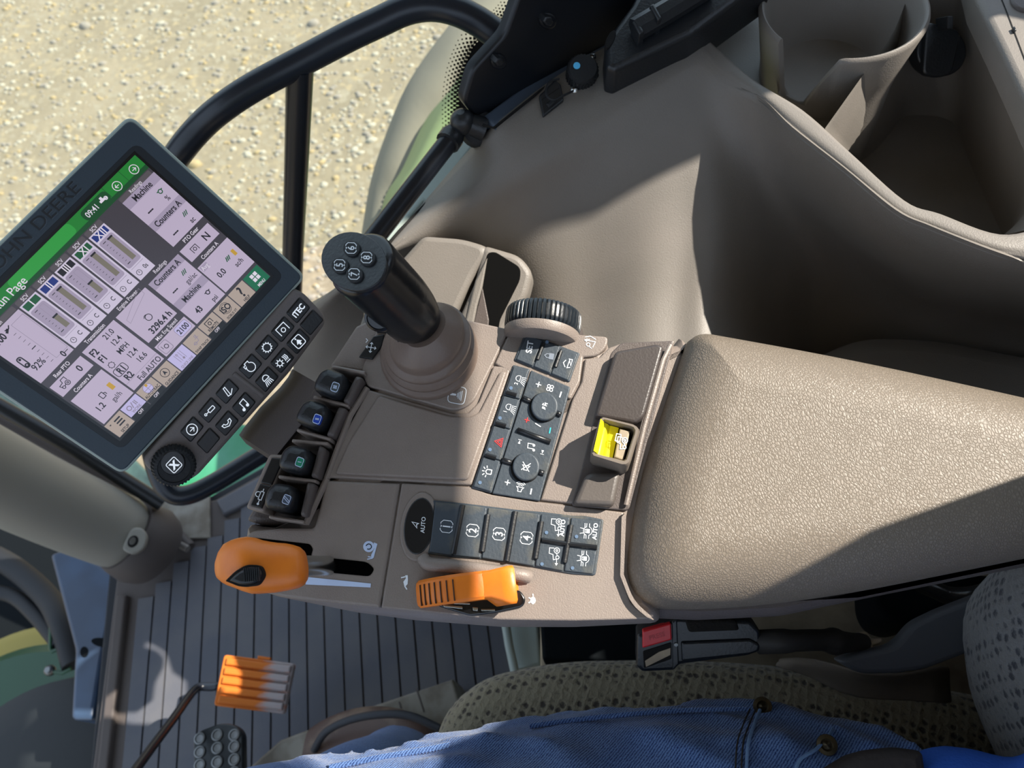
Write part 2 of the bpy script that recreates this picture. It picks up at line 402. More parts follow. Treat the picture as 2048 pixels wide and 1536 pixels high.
# ------------------------------------------------------------------ right window: glass, printed border, sill
g0 = W(745, 480, .70); g1 = W(975, 240, .76)
gd = (g1 - g0); gd.z = 0; gd.normalize(); gn = Vector((gd.y, -gd.x, 0)); gn = gn if gn.y < 0 else -gn
GP = Pl((0, .697, 1), (0, -1, 0))
def glassmat():
    m = bpy.data.materials.new('window glass'); m.use_nodes = True; nt = m.node_tree; nt.nodes.clear(); N = nt.nodes.new
    o = N('ShaderNodeOutputMaterial'); t = N('ShaderNodeBsdfTransparent'); t.inputs[0].default_value = (.93,.96,.94,1); g = N('ShaderNodeBsdfGlossy'); g.inputs['Roughness'].default_value = .02
    f = N('ShaderNodeFresnel'); f.inputs[0].default_value = 1.12; mx = N('ShaderNodeMixShader')
    for a, b in ((f.outputs[0], mx.inputs[0]), (t.outputs[0], mx.inputs[1]), (g.outputs[0], mx.inputs[2]), (mx.outputs[0], o.inputs[0])): nt.links.new(a, b)
    return m
M_glass = glassmat()
mb = MB(); mb.bar((-.28, .70, 1.12), (.72,0,0), (0,.002,0), (0,0,.66), M_glass)
o = struct(mb.build('window_1'))
# black printed border: solid + dots, on the inner face of the glass
M_frit = mat('black printed glass border', (12,15,20), .35, .4)
mb = MB(); fz = lambda x, y: GP.at(x, y, 0)
edge = [(1075,-60),(1050,-8),(1030,20),(1008,45),(985,62),(960,78),(945,95),(930,130),(922,160),(918,190),(917,220),(918,262)]
mb.fill(edge + [(960,262),(1010,225),(1300,60),(1380,-60)], fz, M_frit)
pe = cr(edge, 12, False); acc = 0; last = pe[0]
for k, (dist, sz) in enumerate(((2, 7.0), (8, 6.2), (14, 5.2), (20, 4.2), (26, 3.2), (32, 2.4))):
    acc = 0; q = Vector(pe[0]); stp = 8.5; off = 0 if k % 2 == 0 else stp/2; tgt = off
    for a, b in zip(pe, pe[1:]):
        a, b = Vector(a), Vector(b); d = (b-a).length
        while tgt <= acc + d:
            p = a + (b-a)*((tgt-acc)/d); nn = Vector(((b-a).y, -(b-a).x)).normalized(); nn = nn if nn.x < 0 else -nn
            p = p + nn*dist; mb.fill([(p.x-sz/2,p.y-sz/2),(p.x+sz/2,p.y-sz/2),(p.x+sz/2,p.y+sz/2),(p.x-sz/2,p.y+sz/2)], fz, M_frit); tgt += stp
        acc += d
o = mb.build('trim_1'); struct(o)
# black steel post the rail is bolted to, and the seal along the window
M_post = mat('black painted steel', (17,21,27), .4, .5, .2, 60)
PP = Pl(g0 + gn*.004, gn)
mb = MB(); mb.slab(rp([(972,262),(926,205),(945,140),(1010,70),(1060,-70),(1500,-70),(1460,0),(1215,92),(1000,240)], 14), PP, .004, -.006, .003, M_post)
for bx, by, r_ in ((1098,44,14),(1000,126,13)):
    mb.slab(ell(bx,by,r_*1.2,r_*1.2), PP, .007, 0, .002, M_post); mb.slab(ell(bx,by,r_*.75,r_*.75,0,6), PP, .012, 0, .0015, M_blk)
t = thing('pillar_plate', PP.at(1000,150,0), 'black steel pillar plate with two bolts where the grab rail ends', 'pillar')
o = mb.build('plate', t)
# sill strips
M_sill = mat('blue grey sill strip', (70,82,98), .5, .45)
mb = MB()
mb.slab([(962,232),(990,252),(1215,92),(1460,-8),(1530,-60),(1330,-60),(1240,30),(1100,130)], Hz(.775), .004, -.03, .004, M_sill)
mb.tube([W(966,250,.785), W(988,256,.785), W(1100,166,.785), W(1216,93,.785)], .0012, M_gap, 6)
mb.slab([(846,404),(858,412),(950,290),(946,262),(925,262),(750,470),(745,500),(756,512)], Hz(.705), .004, -.03, .004, M_rim)
mb.tube([W(757,512,.712), W(800,462,.712), W(852,408,.712), W(945,300,.72), W(949,266,.73)], .0018, M_gap, 6)
struct(mb.build('trim_2'))
# gas strut
t = thing('gas_strut', W(745,480,.72), 'black gas strut running along the window sill behind the joystick', 'gas strut')
mb = MB(); mb.tube([W(700,540,.735), W(745,480,.74), W(903,276,.77)], .0085, mat('satin black strut', (20,24,32), .3, .5)); mb.build('cylinder', t)
mb = MB(); mb.tube([W(895,286,.77), W(905,272,.77), W(917,256,.775)], [.0105,.0105,.007], M_blk); mb.tube([W(908,268,.77), W(925,246,.78)], .006, M_blk); mb.build('rod_sleeve', t)
mb = MB(); mb.ball(W(925,243,.78), .0105, M_blk); mb.tube([W(925,243,.78), W(945,250,.775), W(968,258,.77)], [.007,.009,.010], M_blk); mb.lathe(W(958,256,.765), (.3,-.6,.7), [(.016,-.006),(.016,.004),(.012,.008),(.006,.009)], M_rub, 24); mb.build('ball_joint', t)

# ------------------------------------------------------------------ cab roof, rear posts
M_roof = mat('grey headliner', (150,146,140), .8, .2)
mb = MB(); mb.bar((-.18,-.02,1.84), (.98,0,0), (0,.80,0), (0,0,.03), M_roof); struct(mb.build('ceiling'))
# rear wall with its window opening, seen only by the sun and from other viewpoints
def wall_with_hole(name, x, outer, hole, th, m):
    n_ = 64
    O = [Vector(p) for p in outer]
    H = resample2(rp(hole, .04, 4), n_); c = Vector((sum(p.x for p in H)/n_, sum(p.y for p in H)/n_)); Q = []
    y0_, z0_, y1_, z1_ = outer[0][0], outer[0][1], outer[2][0], outer[2][1]
    for p in H:
        d = p - c; t = min([((y1_ if d.x > 0 else y0_) - c.x)/d.x if abs(d.x) > 1e-6 else 1e9, ((z1_ if d.y > 0 else z0_) - c.y)/d.y if abs(d.y) > 1e-6 else 1e9]); Q.append(c + d*t)
    R = [[Vector((x + a, p.x, p.y)) for p in L] for L, a in ((Q, -th), (H, -th), (H, th), (Q, th), (Q, -th))]
    mb = MB(); mb.loft(R, m, True, False, False); return mb.build(name, sharp=30)
def resample2(P, n):
    P = [Vector(p[:2]) for p in P]; L = [0]
    for i in range(len(P)): L.append(L[-1] + (P[(i+1) % len(P)] - P[i]).length)
    o = []; j = 0
    for k in range(n):
        t = L[-1]*k/n
        while L[j+1] < t: j += 1
        o.append(P[j].lerp(P[(j+1) % len(P)], (t-L[j])/max(1e-9, L[j+1]-L[j])))
    return o
M_wall = mat('taupe cab liner', (110,102,94), .7, .3)
struct(wall_with_hole('wall_rear', .78, [(-.82,-.1),(.78,-.1),(.78,1.87),(-.82,1.87)], [(-.62,1.15),(.40,1.15),(.43,1.12),(.54,1.10),(.54,1.33),(.531,1.43),(.522,1.50),(.60,1.56),(.60,1.64),(-.62,1.64)], .03, M_wall))
mb = MB(); mb.bar((-.18,-.82,.40), (.98,0,0), (0,.02,0), (0,0,.50), M_wall); struct(mb.build('wall_left'))
mb = MB(); mb.tube([Vector((-.98,.70,0)), Vector((-1.10,.72,1.82))], .05, M_wall); mb.tube([Vector((-.98,-.72,0)), Vector((-1.10,-.74,1.82))], .05, M_wall); struct(mb.build('trim_3'))
# ------------------------------------------------------------------ right-hand moulded side trim
cols = [  # shelf edge, ridge, wall middle, wall foot  (px,py,z)
 ((560,640,.56),(600,640,.60),(590,720,.52),(560,830,.40)),
 ((640,600,.62),(660,590,.66),(640,690,.56),(600,840,.42)),
 ((705,560,.68),(715,545,.69),(700,660,.58),(690,840,.44)),
 ((756,512,.705),(775,503,.71),(790,590,.62),(800,840,.46)),
 ((850,408,.71),(866,436,.725),(890,560,.66),(900,840,.55)),
 ((925,320,.735),(960,378,.745),(985,530,.675),(1000,840,.57)),
 ((990,252,.775),(1045,312,.765),(1080,500,.695),(1100,840,.62)),
 ((1100,165,.785),(1170,240,.775),(1185,480,.70),(1190,840,.64)),
 ((1215,95,.79),(1290,168,.785),(1290,450,.71),(1280,840,.66)),
 ((1300,55,.79),(1350,130,.79),(1370,440,.71),(1350,840,.66)),
 ((1379,60,.79),(1400,112,.79),(1430,430,.71),(1420,840,.66)),
 ((1400,70,.79),(1450,150,.785),(1490,450,.69),(1480,840,.62)),
 ((1500,160,.785),(1516,188,.785),(1560,480,.655),(1540,850,.54)),
 ((1604,225,.785),(1584,254,.785),(1630,520,.62),(1610,860,.48)),
 ((1697,308,.785),(1688,338,.785),(1710,560,.61),(1700,880,.47)),
 ((1806,405,.785),(1790,424,.785),(1800,600,.61),(1800,900,.46)),
 ((1878,432,.785),(1861,456,.785),(1880,640,.61),(1880,920,.46)),
 ((1997,473,.785),(1975,500,.785),(1980,660,.61),(1990,930,.46)),
 ((2100,455,.785),(2070,524,.785),(2080,680,.61),(2100,940,.46)),
 ((2250,430,.785),(2250,580,.785),(2260,720,.61),(2260,960,.46))]
rows = []
for s_, r_, m_, f_ in cols:
    S, R_, Mi, Fo = (W(*q) for q in (s_, r_, m_, f_))
    d1 = (S - R_).normalized(); d2 = (Mi - R_).normalized(); k = min(.012, (S-R_).length*.4)
    rows.append([S, R_ + d1*k, R_ + d1*k*.45 + d2*.002, R_ + d2*k*.5 + d1*.001, R_ + d2*k*1.3, R_.lerp(Mi, .5) + Vector((0,.004,-.004)), Mi, Mi.lerp(Fo, .5) + Vector((0,.006,-.01)), Fo, Fo + Vector((0,-.01,-.12)), Fo + Vector((0,-.01,.02 - Fo.z))])
T = []
for j in range(len(rows[0])):
    T.append([Vector(p) for p in cr([tuple(r[j]) for r in rows], 6, False)])
T2 = []
for i in range(len(T[0])):
    T2.append([Vector(p) for p in cr([tuple(T[j][i]) for j in range(len(T))], 3, False)])
mb = MB(); mb.loft(T2, M_trim, False)
trim = thing('side_console_trim', W(1400,500,.46), 'large taupe moulded side trim with storage recess, between window and armrest', 'side trim')
mb.build('wall_shell', trim, sharp=80, mods=[('SOLIDIFY', dict(thickness=.004, offset=0))])
# deck that carries the cup holder
D = Hz(.785); D2 = Hz(.7362)
mb = MB(); mb.slab(rp([(1379,96,14),(1396,50,16),(1500,-40),(1560,-90),(1700,-90),(1700,180),(1660,262),(1640,258),(1604,232),(1519,180)], 6), D2, 0, -.012, .003, M_trim)
mb.build('cup_deck', trim)
mb = MB(); mb.bar((.05,.31,.455), (.004,0,0), (0,.075,0), (0,0,.205), M_cons2); mb.build('sun_block_panel', trim)  # added panel hidden under the console, keeps sun off the pedal
# storage recess
ring0 = rp([(1642,268),(1697,308),(1806,405),(1878,432),(1997,473),(2090,450,20),(2120,330),(2048,191),(1998,85),(1956,0),(1925,-70),(1840,-70),(1790,60)], 14, 3)
ring1 = rp([(1700,330),(1760,400),(1830,470),(1885,500),(1985,515,30),(2020,480),(1990,420),(1955,340),(1912,234),(1880,222),(1850,220),(1808,221),(1752,290)], 10, 3)
N0 = 64
def resamp(P, n):
    P = [Vector(p) for p in P]; L = [0]
    for i in range(len(P)): L.append(L[-1] + (P[(i+1) % len(P)] - P[i]).length)
    o = []; j = 0
    for k in range(n):
        t = L[-1]*k/n
        while L[j+1] < t: j += 1
        o.append(P[j].lerp(P[(j+1) % len(P)], (t-L[j])/max(1e-9, L[j+1]-L[j])))
    return o
a0 = [D.at(p.x, p.y, .002) for p in resamp(ring0, N0)]; a1 = [W(p.x, p.y, .655) for p in resamp(ring1, N0)]
cen = sum(a1, Vector())/N0
mb = MB(); mb.loft([a0, [p + Vector((0,0,-.004)) + (cen-p)*.015 for p in a0], [p.lerp(q, .9) for p, q in zip(a0, a1)], [q.lerp(cen, .04) + Vector((0,0,-.003)) for q in a1]][::-1], M_trim, True, True, False)
mb.build('recess', trim, sharp=60)
mb = MB(); mb.slab([(1956,0),(1998,85),(2048,191),(2110,330),(2120,560),(2400,560),(2400,-120),(1925,-120)], D, .010, -.012, .005, M_trim)
mb.build('outer_ledge', trim)
mb = MB(); mb.ribbon([(1996,-20),(2020,40),(2052,125)], 2.2, lambda x, y: D.at(x, y, .0104), M_gap); mb.slab(box4(2030,56,9,5,-60,1), D, .013, .009, .001, M_blk); mb.slab(ell(2056,-6,34,26), D, .0125, .009, .002, M_cons2)
mb.build('ledge_seam', trim)
# folded lighter panel behind the armrest
mb = MB(); mb.prof(cr([(1620,720),(1660,690),(1720,668),(1790,664),(1900,672),(2048,700),(2300,740),(2300,1000),(1900,900),(1640,860)], 4), Hz(.60), [(0,-.2),(0,-.015),(.004,-.006),(.014,-.001),(.02,0)], M_trim)
mb.build('rear_shell', trim)
# oval pocket with raised lip
PK = Pl(W(985,560,.705), (-.05,-.42,.90))
lip = rp([(845,474,8),(985,494,26),(1062,540,22),(1052,590),(1012,660),(985,760,10),(900,740),(935,615),(955,560),(975,515,10),(905,500,10),(868,520),(830,560),(790,640),(760,600),(812,520)], 16)
mb = MB()
mb.slab(rp([(965,488,14),(1040,510,20),(1066,545,16),(1054,592),(1010,662),(985,750),(880,750),(915,640),(950,560)], 14, 5), PK, .006, -.02, .005, M_trim)
mb.slab(rp([(975,505,8),(990,503,8),(1042,535,16),(1040,560),(1000,640),(985,740),(915,740),(948,600)], 8, 5), PK, .0065, .0, .0008, mat('painted pocket shade', (9,9,9), .9, .1))  # near-black plate paints the shade inside the pocket, no hollow behind it
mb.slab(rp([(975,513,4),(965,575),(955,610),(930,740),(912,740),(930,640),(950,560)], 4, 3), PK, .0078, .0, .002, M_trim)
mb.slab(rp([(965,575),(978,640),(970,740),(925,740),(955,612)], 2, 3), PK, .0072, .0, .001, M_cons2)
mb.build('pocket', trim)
mb = MB(); mb.slab(rp([(845,470,14),(925,476,20),(984,494,24),(950,545,20),(905,640,20),(860,700),(700,700,10),(735,600,20),(800,520,20)], 16, 5), PK, .006, -.03, .005, M_trim)
mb.build('pocket_shoulder', trim)

# switch, knob and screws on the trim shelf
KN = Pl(W(1160,145,.79), (.05,-.45,.9))
mb = MB(); mb.slab(rp([(1078,190),(1110,158),(1122,168),(1128,200),(1086,234)], 3), KN, .004, -.02, .0015, M_blk); mb.ribbon([(1083,200),(1118,176)], 1.5, lambda x, y: KN.at(x, y, .0043), M_gap)
mb.slab(box4(1102,205,18,10,40,2), KN, .006, 0, .001, M_rub)
o = mb.build('rocker_switch'); tag(o, 'small black rocker switch on the window shelf beside the round knob', 'switch')
t = thing('shelf_knob', KN.at(1160,150,0), 'small black ribbed knob with a blue dot by the window', 'knob')
mb = MB(); pr = [(.0125,-.006),(.0125,.010),(.011,.013),(.0,.0135)]
mb.lathe(KN.at(1163,150,0), KN.n, pr, M_rub, 40)
for k in range(30):
    a = 2*math.pi*k/30; d = KN.u*math.cos(a) + KN.v*math.sin(a); mb.bar(KN.at(1163,150,0) + d*.0125 + KN.n*.004, d*.0006, KN.n.cross(d)*.0005, KN.n*.006, M_blk)
mb.build('ribbed_cap', t)
mb = MB(); q = KN.at(1163,150,0) + KN.n*.0136 + KN.u*-.005 + KN.v*.002; mb.lathe(q, KN.n, [(.0028,0),(.0028,.0006),(0,.0007)], mat('light blue dot', (90,190,240), .3, .5), 20); mb.build('indicator_dot', t, 'light blue dot')
for i, (a, b, l) in enumerate(((1184,114,'uppermost'),(1189,151,'middle'),(1149,179,'lowest'))):
    mb = MB(); q = KN.at(a, b, .001); mb.lathe(q, KN.n, [(.0034,-.003),(.0034,.001),(.002,.0025),(0,.003)], M_chr, 16); mb.bar(q + KN.n*.003, KN.u*.002, KN.v*.0004, KN.n*.0004, M_gap)
    tag(mb.build('screw'), f'small bright screw beside the round shelf knob, the {l} of three', 'screw', 'screws by the shelf knob')
mb = MB(); mb.tube(cr([KN.at(1118,158,.004), KN.at(1098,165,.008), KN.at(1092,188,.010), KN.at(1106,200,.010), KN.at(1125,192,.008), KN.at(1146,182,.004)], 5, False), .0009, M_rub, 8)
tag(mb.build('wire'), 'thin grey wire looping over the rocker switch', 'wire')
# black bracket box
BX = Pl(W(1300,60,.815), (0,-.3,.95))
mb = MB(); mb.slab(rp([(1213,134,6),(1210,80),(1262,10),(1300,-60),(1560,-60),(1470,5),(1385,68),(1230,140)], 4), BX, .01, -.04, .005, M_blk)
mb.slab(ell(1221,78,8,20,-25), BX, .0105, .008, .0008, M_gap)
t = thing('monitor_bracket', BX.at(1300,60,-.03), 'black plastic bracket box with clamp above the window shelf', 'bracket')
mb.build('housing', t)
mb = MB(); mb.tube([BX.at(1270,60,.018), BX.at(1330,25,.018), BX.at(1420,-30,.018)], .009, M_blk, 8); mb.slab(box4(1277,52,12,30,30,2), BX, .026, .005, .002, M_blk); mb.slab(box4(1312,22,10,34,30,2), BX, .028, .005, .002, M_blk); mb.build('clamp', t)

# ------------------------------------------------------------------ cup holder
cb = W(1648,150,.735); RZ = .802
n = 96; th = .005
def cuph(a):   # wall height 0..1 by angle, notch towards lower left
    d = math.degrees(a) % 360
    if d < 203: return 1
    if d < 207: return 1 - (d - 203)/4
    if d > 228: return min(1, (d - 228)/20)
    return 0
mb = MB(); R = []
for i in range(n):
    a = 2*math.pi*i/n; hh = cuph(a); z1 = .745 + (RZ - .745)*hh; k = (z1 - .735)/(RZ-.735)
    ro = .052 + (.066 - .052)*k; ri = ro - th; e = Vector((math.cos(a), math.sin(a), 0)); f = lambda r, z: Vector((cb.x, cb.y, z)) + e*r
    R.append([f(.0001,.737), f(.030,.737), f(.044,.738), f(.0455,.741), f(ri-.0003, z1-.004) if hh > .05 else f(.0465,.742), f(ri+.001, z1-.001), f((ri+ro)/2, z1), f(ro-.001, z1-.001), f(ro, z1-.004), f(.0575,.748) if hh < .3 else f(.0585,.760), f(.0567,.744) if hh < .3 else f(.0570,.752), f(.0555,.738), f(.0555,.67), f(.050,.60), f(.0001,.595)])
mb.loft(R + [R[0]], M_trim, False)
t = thing('cup_holder', (cb.x, cb.y, .595), 'round taupe cup holder with a notched wall at the top right', 'cup holder')
mb.build('cup', t, sharp=50)
# socket with black cap
SK = Pl(W(1882,105,.745), (.05,-.75,.62))
t = thing('power_socket', SK.at(1882,105,-.01), 'black capped power socket in the recess wall beside the cup holder', 'socket')
mb = MB(); mb.slab(ell(1884,103,50,50), SK, .004, -.01, .0015, M_blk); mb.build('collar', t)
mb = MB(); mb.slab(rp([(1853,42,14),(1925,62,14),(1905,148,18),(1880,156),(1846,150,10)], 8), SK, .009, .003, .002, M_blk); mb.build('cap', t)
mb = MB(); mb.slab(box4(1901,45,12,26,0,2), SK, .022, .006, .001, M_rub); mb.build('pull_tab', t)
# ------------------------------------------------------------------ control console
cn = Vector((0, -math.sin(math.radians(12)), math.cos(math.radians(12))))
cp = CAM + ray(1000, 900) * .50
K = Pl(cp, cn)
con = thing('control_console', K.at(900, 950, -.10), 'brown control console with black keypads in front of the armrest', 'control console')
body = [(664,729),(700,705),(738,664),(764,638),(860,640),(940,640),(1020,657),(1100,655),(1216,670),(1222,690),(1242,683),(1345,683),(1360,664),(1400,700),(1340,900),(1300,1100),(1330,1245,20),(1150,1254),(1000,1254),(820,1240),(700,1224),(600,1204),(520,1188,20),(476,1140,14),(484,1076,8),(490,1040,10),(520,1048),(610,1048),(652,958),(700,830),(735,776),(724,742)]
mb = MB(); mb.prof(rp(body, 6), K, [(0,-.085),(0,-.030),(.0015,-.018),(.0045,-.009),(.0085,-.0042),(.012,-.0022)], M_cons, at=-.012)
mb.build('body', con, sharp=60)
# lever bay
mb = MB(); mb.slab(rp([(664,729),(738,742),(735,776),(700,830),(652,958),(610,1048),(520,1048),(490,1040),(540,960),(560,900),(600,820),(634,760)], 6), K, -.016, -.085, .004, M_cons2)
mb.build('lever_bay', con)
def panel(name, P, r=4, m=None, top=0.0, bev=.0012, parent=con):
    mb = MB(); mb.slab(rp(P, r), K, top, -.010, bev, m or M_cons); return mb
def done(mb, name, label=None, parent=None): return mb.build(name, parent or con, label)
# joystick plate (shrunk a little so a dark seam shows against its neighbours)
mb = panel('', [(762,641),(860,641),(940,641),(1018,658),(986,727),(946,806,30),(912,823,40),(735,772),(722,744),(740,690)])
IC = lambda cx, cy, s, ang=80, h=.0003, sk=0: pxm(cx, cy, s, ang, K, h, sk)
mb.draw([('r',-1,-1,1,1,.5),('f',[(-.15,.8),(.15,.8),(.1,.1),(-.1,.1)]),('l',[(-.25,-.05),(.25,-.05)]),('l',[(-.4,-.2),(.4,-.2)]),('l',[(-.5,-.38),(.5,-.38)]),('l',[(-.6,-.55),(.6,-.55)])], IC(914,790,17,80), .09, M_wht)
done(mb, 'joystick_plate')
mb = panel('', [(737,779),(906,827),(936,825),(957,804),(987,731),(1022,735),(943,970),(800,962),(655,955),(682,880)])
mb.slab(rp([(757,790),(900,832),(940,833),(958,824),(1000,742),(1014,742),(936,960),(800,954),(668,948),(700,880)], 8), K, .0016, 0, .0014, M_cons)
done(mb, 'flat_cover')
mb = panel('', [(1021,659),(1216,673,8),(1214,692,10),(1196,712,14),(1166,714),(1160,762),(1141,798),(1060,770),(989,727)])
mb.draw([('l',[(-.9,-.6),(.1,-.9),(.1,.7)]),('c',-.55,.2,.28),('l',[(-.8,.1),(-1.1,-.5)]),('l',[(-.1,.5),(.1,.9),(.35,.5)]),('a',-.2,.1,.5,0,90),('l',[(.5,-.9),(.9,.1),(.6,.9)])], IC(1180,683,12,80), .12, M_wht)
done(mb, 'set_plate')
mb = panel('', [(1144,800),(1163,764),(1170,717),(1198,715),(1218,695),(1240,687),(1350,680),(1256,1020),(1080,1000),(1082,996)], m=M_cons)
done(mb, 'side_strip')
mb = panel('', [(803,966),(945,974),(980,988),(1080,1004),(1248,1024),(1243,1150),(1262,1205),(1300,1238),(1150,1242),(1000,1240),(762,1216)], bev=.0012)
mb.slab(rp([(1246,1026),(1250,1026),(1247,1150,4),(1268,1204,30),(1310,1240),(1302,1241),(1262,1206,30),(1241,1150)], 3), K, .004, -.002, .002, M_cons)
mb.draw([('f',[(-1,0),(-.6,.5),(-.1,.65),(.4,.5),(.9,0),(.4,-.5),(-.1,-.65),(-.6,-.5)]),('l',[(-.4,.5),(-.7,1)]),('l',[(.3,.5),(.5,1)]),('l',[(.9,0),(1.4,.1)])], IC(1066,1200,9,88), .3, mat('pale tortoise print', (205,205,205), .6))
mb.draw([('f',[(-1,-.1),(-.2,.4),(.5,.2),(.9,.5),(1.1,.1),(.4,-.2),(-.3,-.4)]),('l',[(-.8,-.1),(-1.2,-.6)]),('l',[(.7,.4),(.3,1)])], IC(812,1163,12,70), .2, M_wht)
# raised ridge over the dial
mb.tube(cr([K.at(846,1116,.001), K.at(858,1128,.003), K.at(900,1132,.004), K.at(980,1142,.004), K.at(1040,1150,.003), K.at(1056,1154,.0)], 5, False), .0042, M_cons, 10)
mb.slab(ell(838,1053,38,70,-8), K, .0012, -.002, .0012, M_cons)
done(mb, 'keypad_panel')
mb = panel('', [(652,960),(800,966),(759,1216),(640,1204),(560,1194,20),(500,1176,20),(481,1138,16),(486,1082,10),(500,1062,10),(560,1056),(628,1056,8),(640,1010)], bev=.002)
mb.draw([('f',[(614,1154),(742,1167),(741,1175),(611,1169)])], lambda x, y: K.at(x, y, .0003), 1, M_wht2 := mat('pale blue white print', (190,205,232), .5))
mb.draw([('d',.25,.1,.62),('f',[(-1,-.6),(-.8,-.75),(.8,-.75),(.85,-.3),(.2,-.55),(-.6,-.4)]),('l',[(-.9,-.6),(-1.15,-.1)]),('l',[(-.8,-.6),(-.85,-.1)])], IC(738,1098,18,75), .12, M_wht2)
mb.draw([('a',.25,.1,.30,-200,90)], pxm(738,1098,18,75,K,.0006), .09, M_gap)
mb.draw([('f', rp([(505,1075),(620,1088,8),(626,1098),(622,1112),(735,1124,10),(749,1138,6),(740,1153,8),(560,1136),(500,1130)], 4))], lambda x, y: K.at(x, y, .0003), 1, mat('painted slot shade', (4,4,4), .9, 0))  # flat black shape stands in for the shaded depth of the slot
done(mb, 'lever_plate')
mb = MB(); mb.tube([K.at(654,958,-.001), K.at(612,1048,.002)], .0022, M_cons, 8); mb.tube([K.at(735,776,-.001), K.at(700,832,0), K.at(654,957,-.001)], .0022, M_cons, 8); done(mb, 'bay_lip')

# key pads: one mesh per key, inside a pad that is part of the console
def lerp2(a, b, t): return (a[0]+(b[0]-a[0])*t, a[1]+(b[1]-a[1])*t)
def pad(P, name, label=None, r=3, top=.0012):
    mb = MB(); mb.slab(rp(P, r), K, top, -.004, .0008, M_pad); return mb.build(name, con, label)
def key(P, parent, icons, label, top=.0022, r=2.5, bev=.0007, m=None):
    mb = MB(); mb.slab(rp(P, r), K, top, 0, bev, m or M_pad)
    for shapes, cx, cy, s, ang, wd, mm in icons: mb.draw(shapes, pxm(cx, cy, s, ang, K, top + .00025), wd, mm)
    return mb.build('key', parent, label)
def led(mb, x, y, h): mb.draw([('d',0,0,1)], pxm(x, y, 3.6, 0, K, h), 1, M_led)
def slot(mb, a, b, wd, h): 
    mb.tube([K.at(a[0],a[1],h), K.at(b[0],b[1],h)], wd*.000095, M_key, 8)
BOXN = lambda t: [('l',[(-.35,1),(-.6,1),(-1,.6),(-1,-.6),(-.6,-1),(-.35,-1)]),('l',[(.35,1),(.6,1),(1,.6),(1,-.6),(.6,-1),(.35,-1)]),('l',[(-.15,1),(0,.8),(.15,1)]),('l',[(-.15,-1),(0,-.8),(.15,-1)]),('t',t,0,0,1.25,.95,.012)]
TRAC = [('c',.55,-.25,.42),('c',.55,-.25,.15),('c',-.5,-.4,.25),('l',[(.1,-.2),(-.25,-.4)]),('l',[(-.75,-.3),(-.9,.2),(-.1,.3),(.05,.9),(.9,.9),(.9,.2)])]
LAMP = [('a',.2,.3,.5,-90,90),('l',[(.2,.8),(-.1,.8),(-.25,.3),(-.1,-.2),(.2,-.2)]),('l',[(-.5,-.45),(-.9,-1)]),('l',[(-.2,-.4),(-.35,-1)]),('l',[(.1,-.4),(.15,-1)]),('l',[(.4,-.4),(.6,-1)])]
LAMP = [('a',0,.35,.5,0,180),('l',[(-.5,.35),(-.5,.05),(.5,.05),(.5,.35)])] + [('l',[(x*.45-.1, -.15),(x*.75-.3,-1)]) for x in (-1,-.5,0,.5,1)]
FAN = [('c',.4,.4,.36),('c',-.4,.4,.36),('c',.4,-.4,.36),('c',-.4,-.4,.36)]
NOTE = [('d',-.6,-.6,.3),('d',.45,-.45,.3),('l',[(-.35,-.6),(-.35,.8),(.7,.9),(.7,-.45)])]
SPK = [('l',[(-.8,-.4),(-.8,.4),(-.3,.4),(.2,.8),(.2,-.8),(-.3,-.4),(-.8,-.4)]),('a',.1,0,.6,-50,50),('a',.1,0,.95,-50,50),('a',.1,0,1.3,-50,50)]
PLUS = [('l',[(-1,0),(1,0)]),('l',[(0,-1),(0,1)])]; MINUS = [('l',[(-1,0),(1,0)])]
# SET pad
P0 = pad([(1050,665),(1160,706),(1139,764),(1028,720)], 'set_pad')
A_, B_, C_, D_ = (1052,668),(1157,708),(1137,761),(1031,718)
sp = [0, .33, .66, 1]
ics = [[([('t','SET',0,0,1,.95,.02)],1059,694,11.5,80,.1,M_wht)],
       [([('b',-.55,-.8,.55,.1,.1),('l',[(-.35,.1),(-.35,.5),(0,.9),(.35,.5),(.35,.1)])],1099,712,11,80,.16,M_ghost)],
       [([('l',[(-.9,.1),(-.2,.7),(.5,.4)]),('l',[(-.6,-.9),(-.9,-.3),(.9,-.3),(1,-.8),(-.3,-.9),(1,-.1)])],1134,726,10,70,.16,M_wht)]]
for i, (lb) in enumerate(('key marked SET','key with a grey padlock','key with a lever symbol')):
    a, b = sp[i], sp[i+1]; k_ = .012
    key([lerp2(A_,B_,a+k_), lerp2(A_,B_,b-k_), lerp2(D_,C_,b-k_), lerp2(D_,C_,a+k_)], P0, ics[i], lb)
mb = MB(); slot(mb,(1087,687),(1075,719),13,.0024); slot(mb,(1122,702),(1111,734),13,.0024); led(mb,1094,684,.0026); done(mb,'finger_rib',None,P0)
# light keys
A_, B_, C_, D_ = (1028,731),(1058,739),(981,984),(946,974)
P1 = pad([(1026,729),(1060,738),(983,986),(943,976)], 'light_pad')
sp = [0, .245, .49, .745, 1]
ics = [[(LAMP,1041,758,11,72,.10,M_wht),([('t','2',0,0,1)],1032,767,7,75,.1,M_wht)],[(LAMP,1021,815,11,72,.10,M_wht),([('t','1',0,0,1)],1010,823,7,75,.1,M_wht)],
       [([('o',[(-1,-.7),(1,-.7),(0,1)]),('o',[(-.5,-.42),(.5,-.42),(0,.4)])],998,884,9,78,.13,M_red)],
       [([('l',[(-.5,-1),(-.5,0),(0,.3),(.5,0),(.5,-1),(-.5,-1)]),('l',[(0,.6),(0,1.1)]),('l',[(.5,.5),(.9,.9)]),('l',[(-.5,.5),(-.9,.9)]),('l',[(.8,.1),(1.3,.2)]),('l',[(-.8,.1),(-1.3,.2)])],974,943,9,80,.2,M_wht)]]
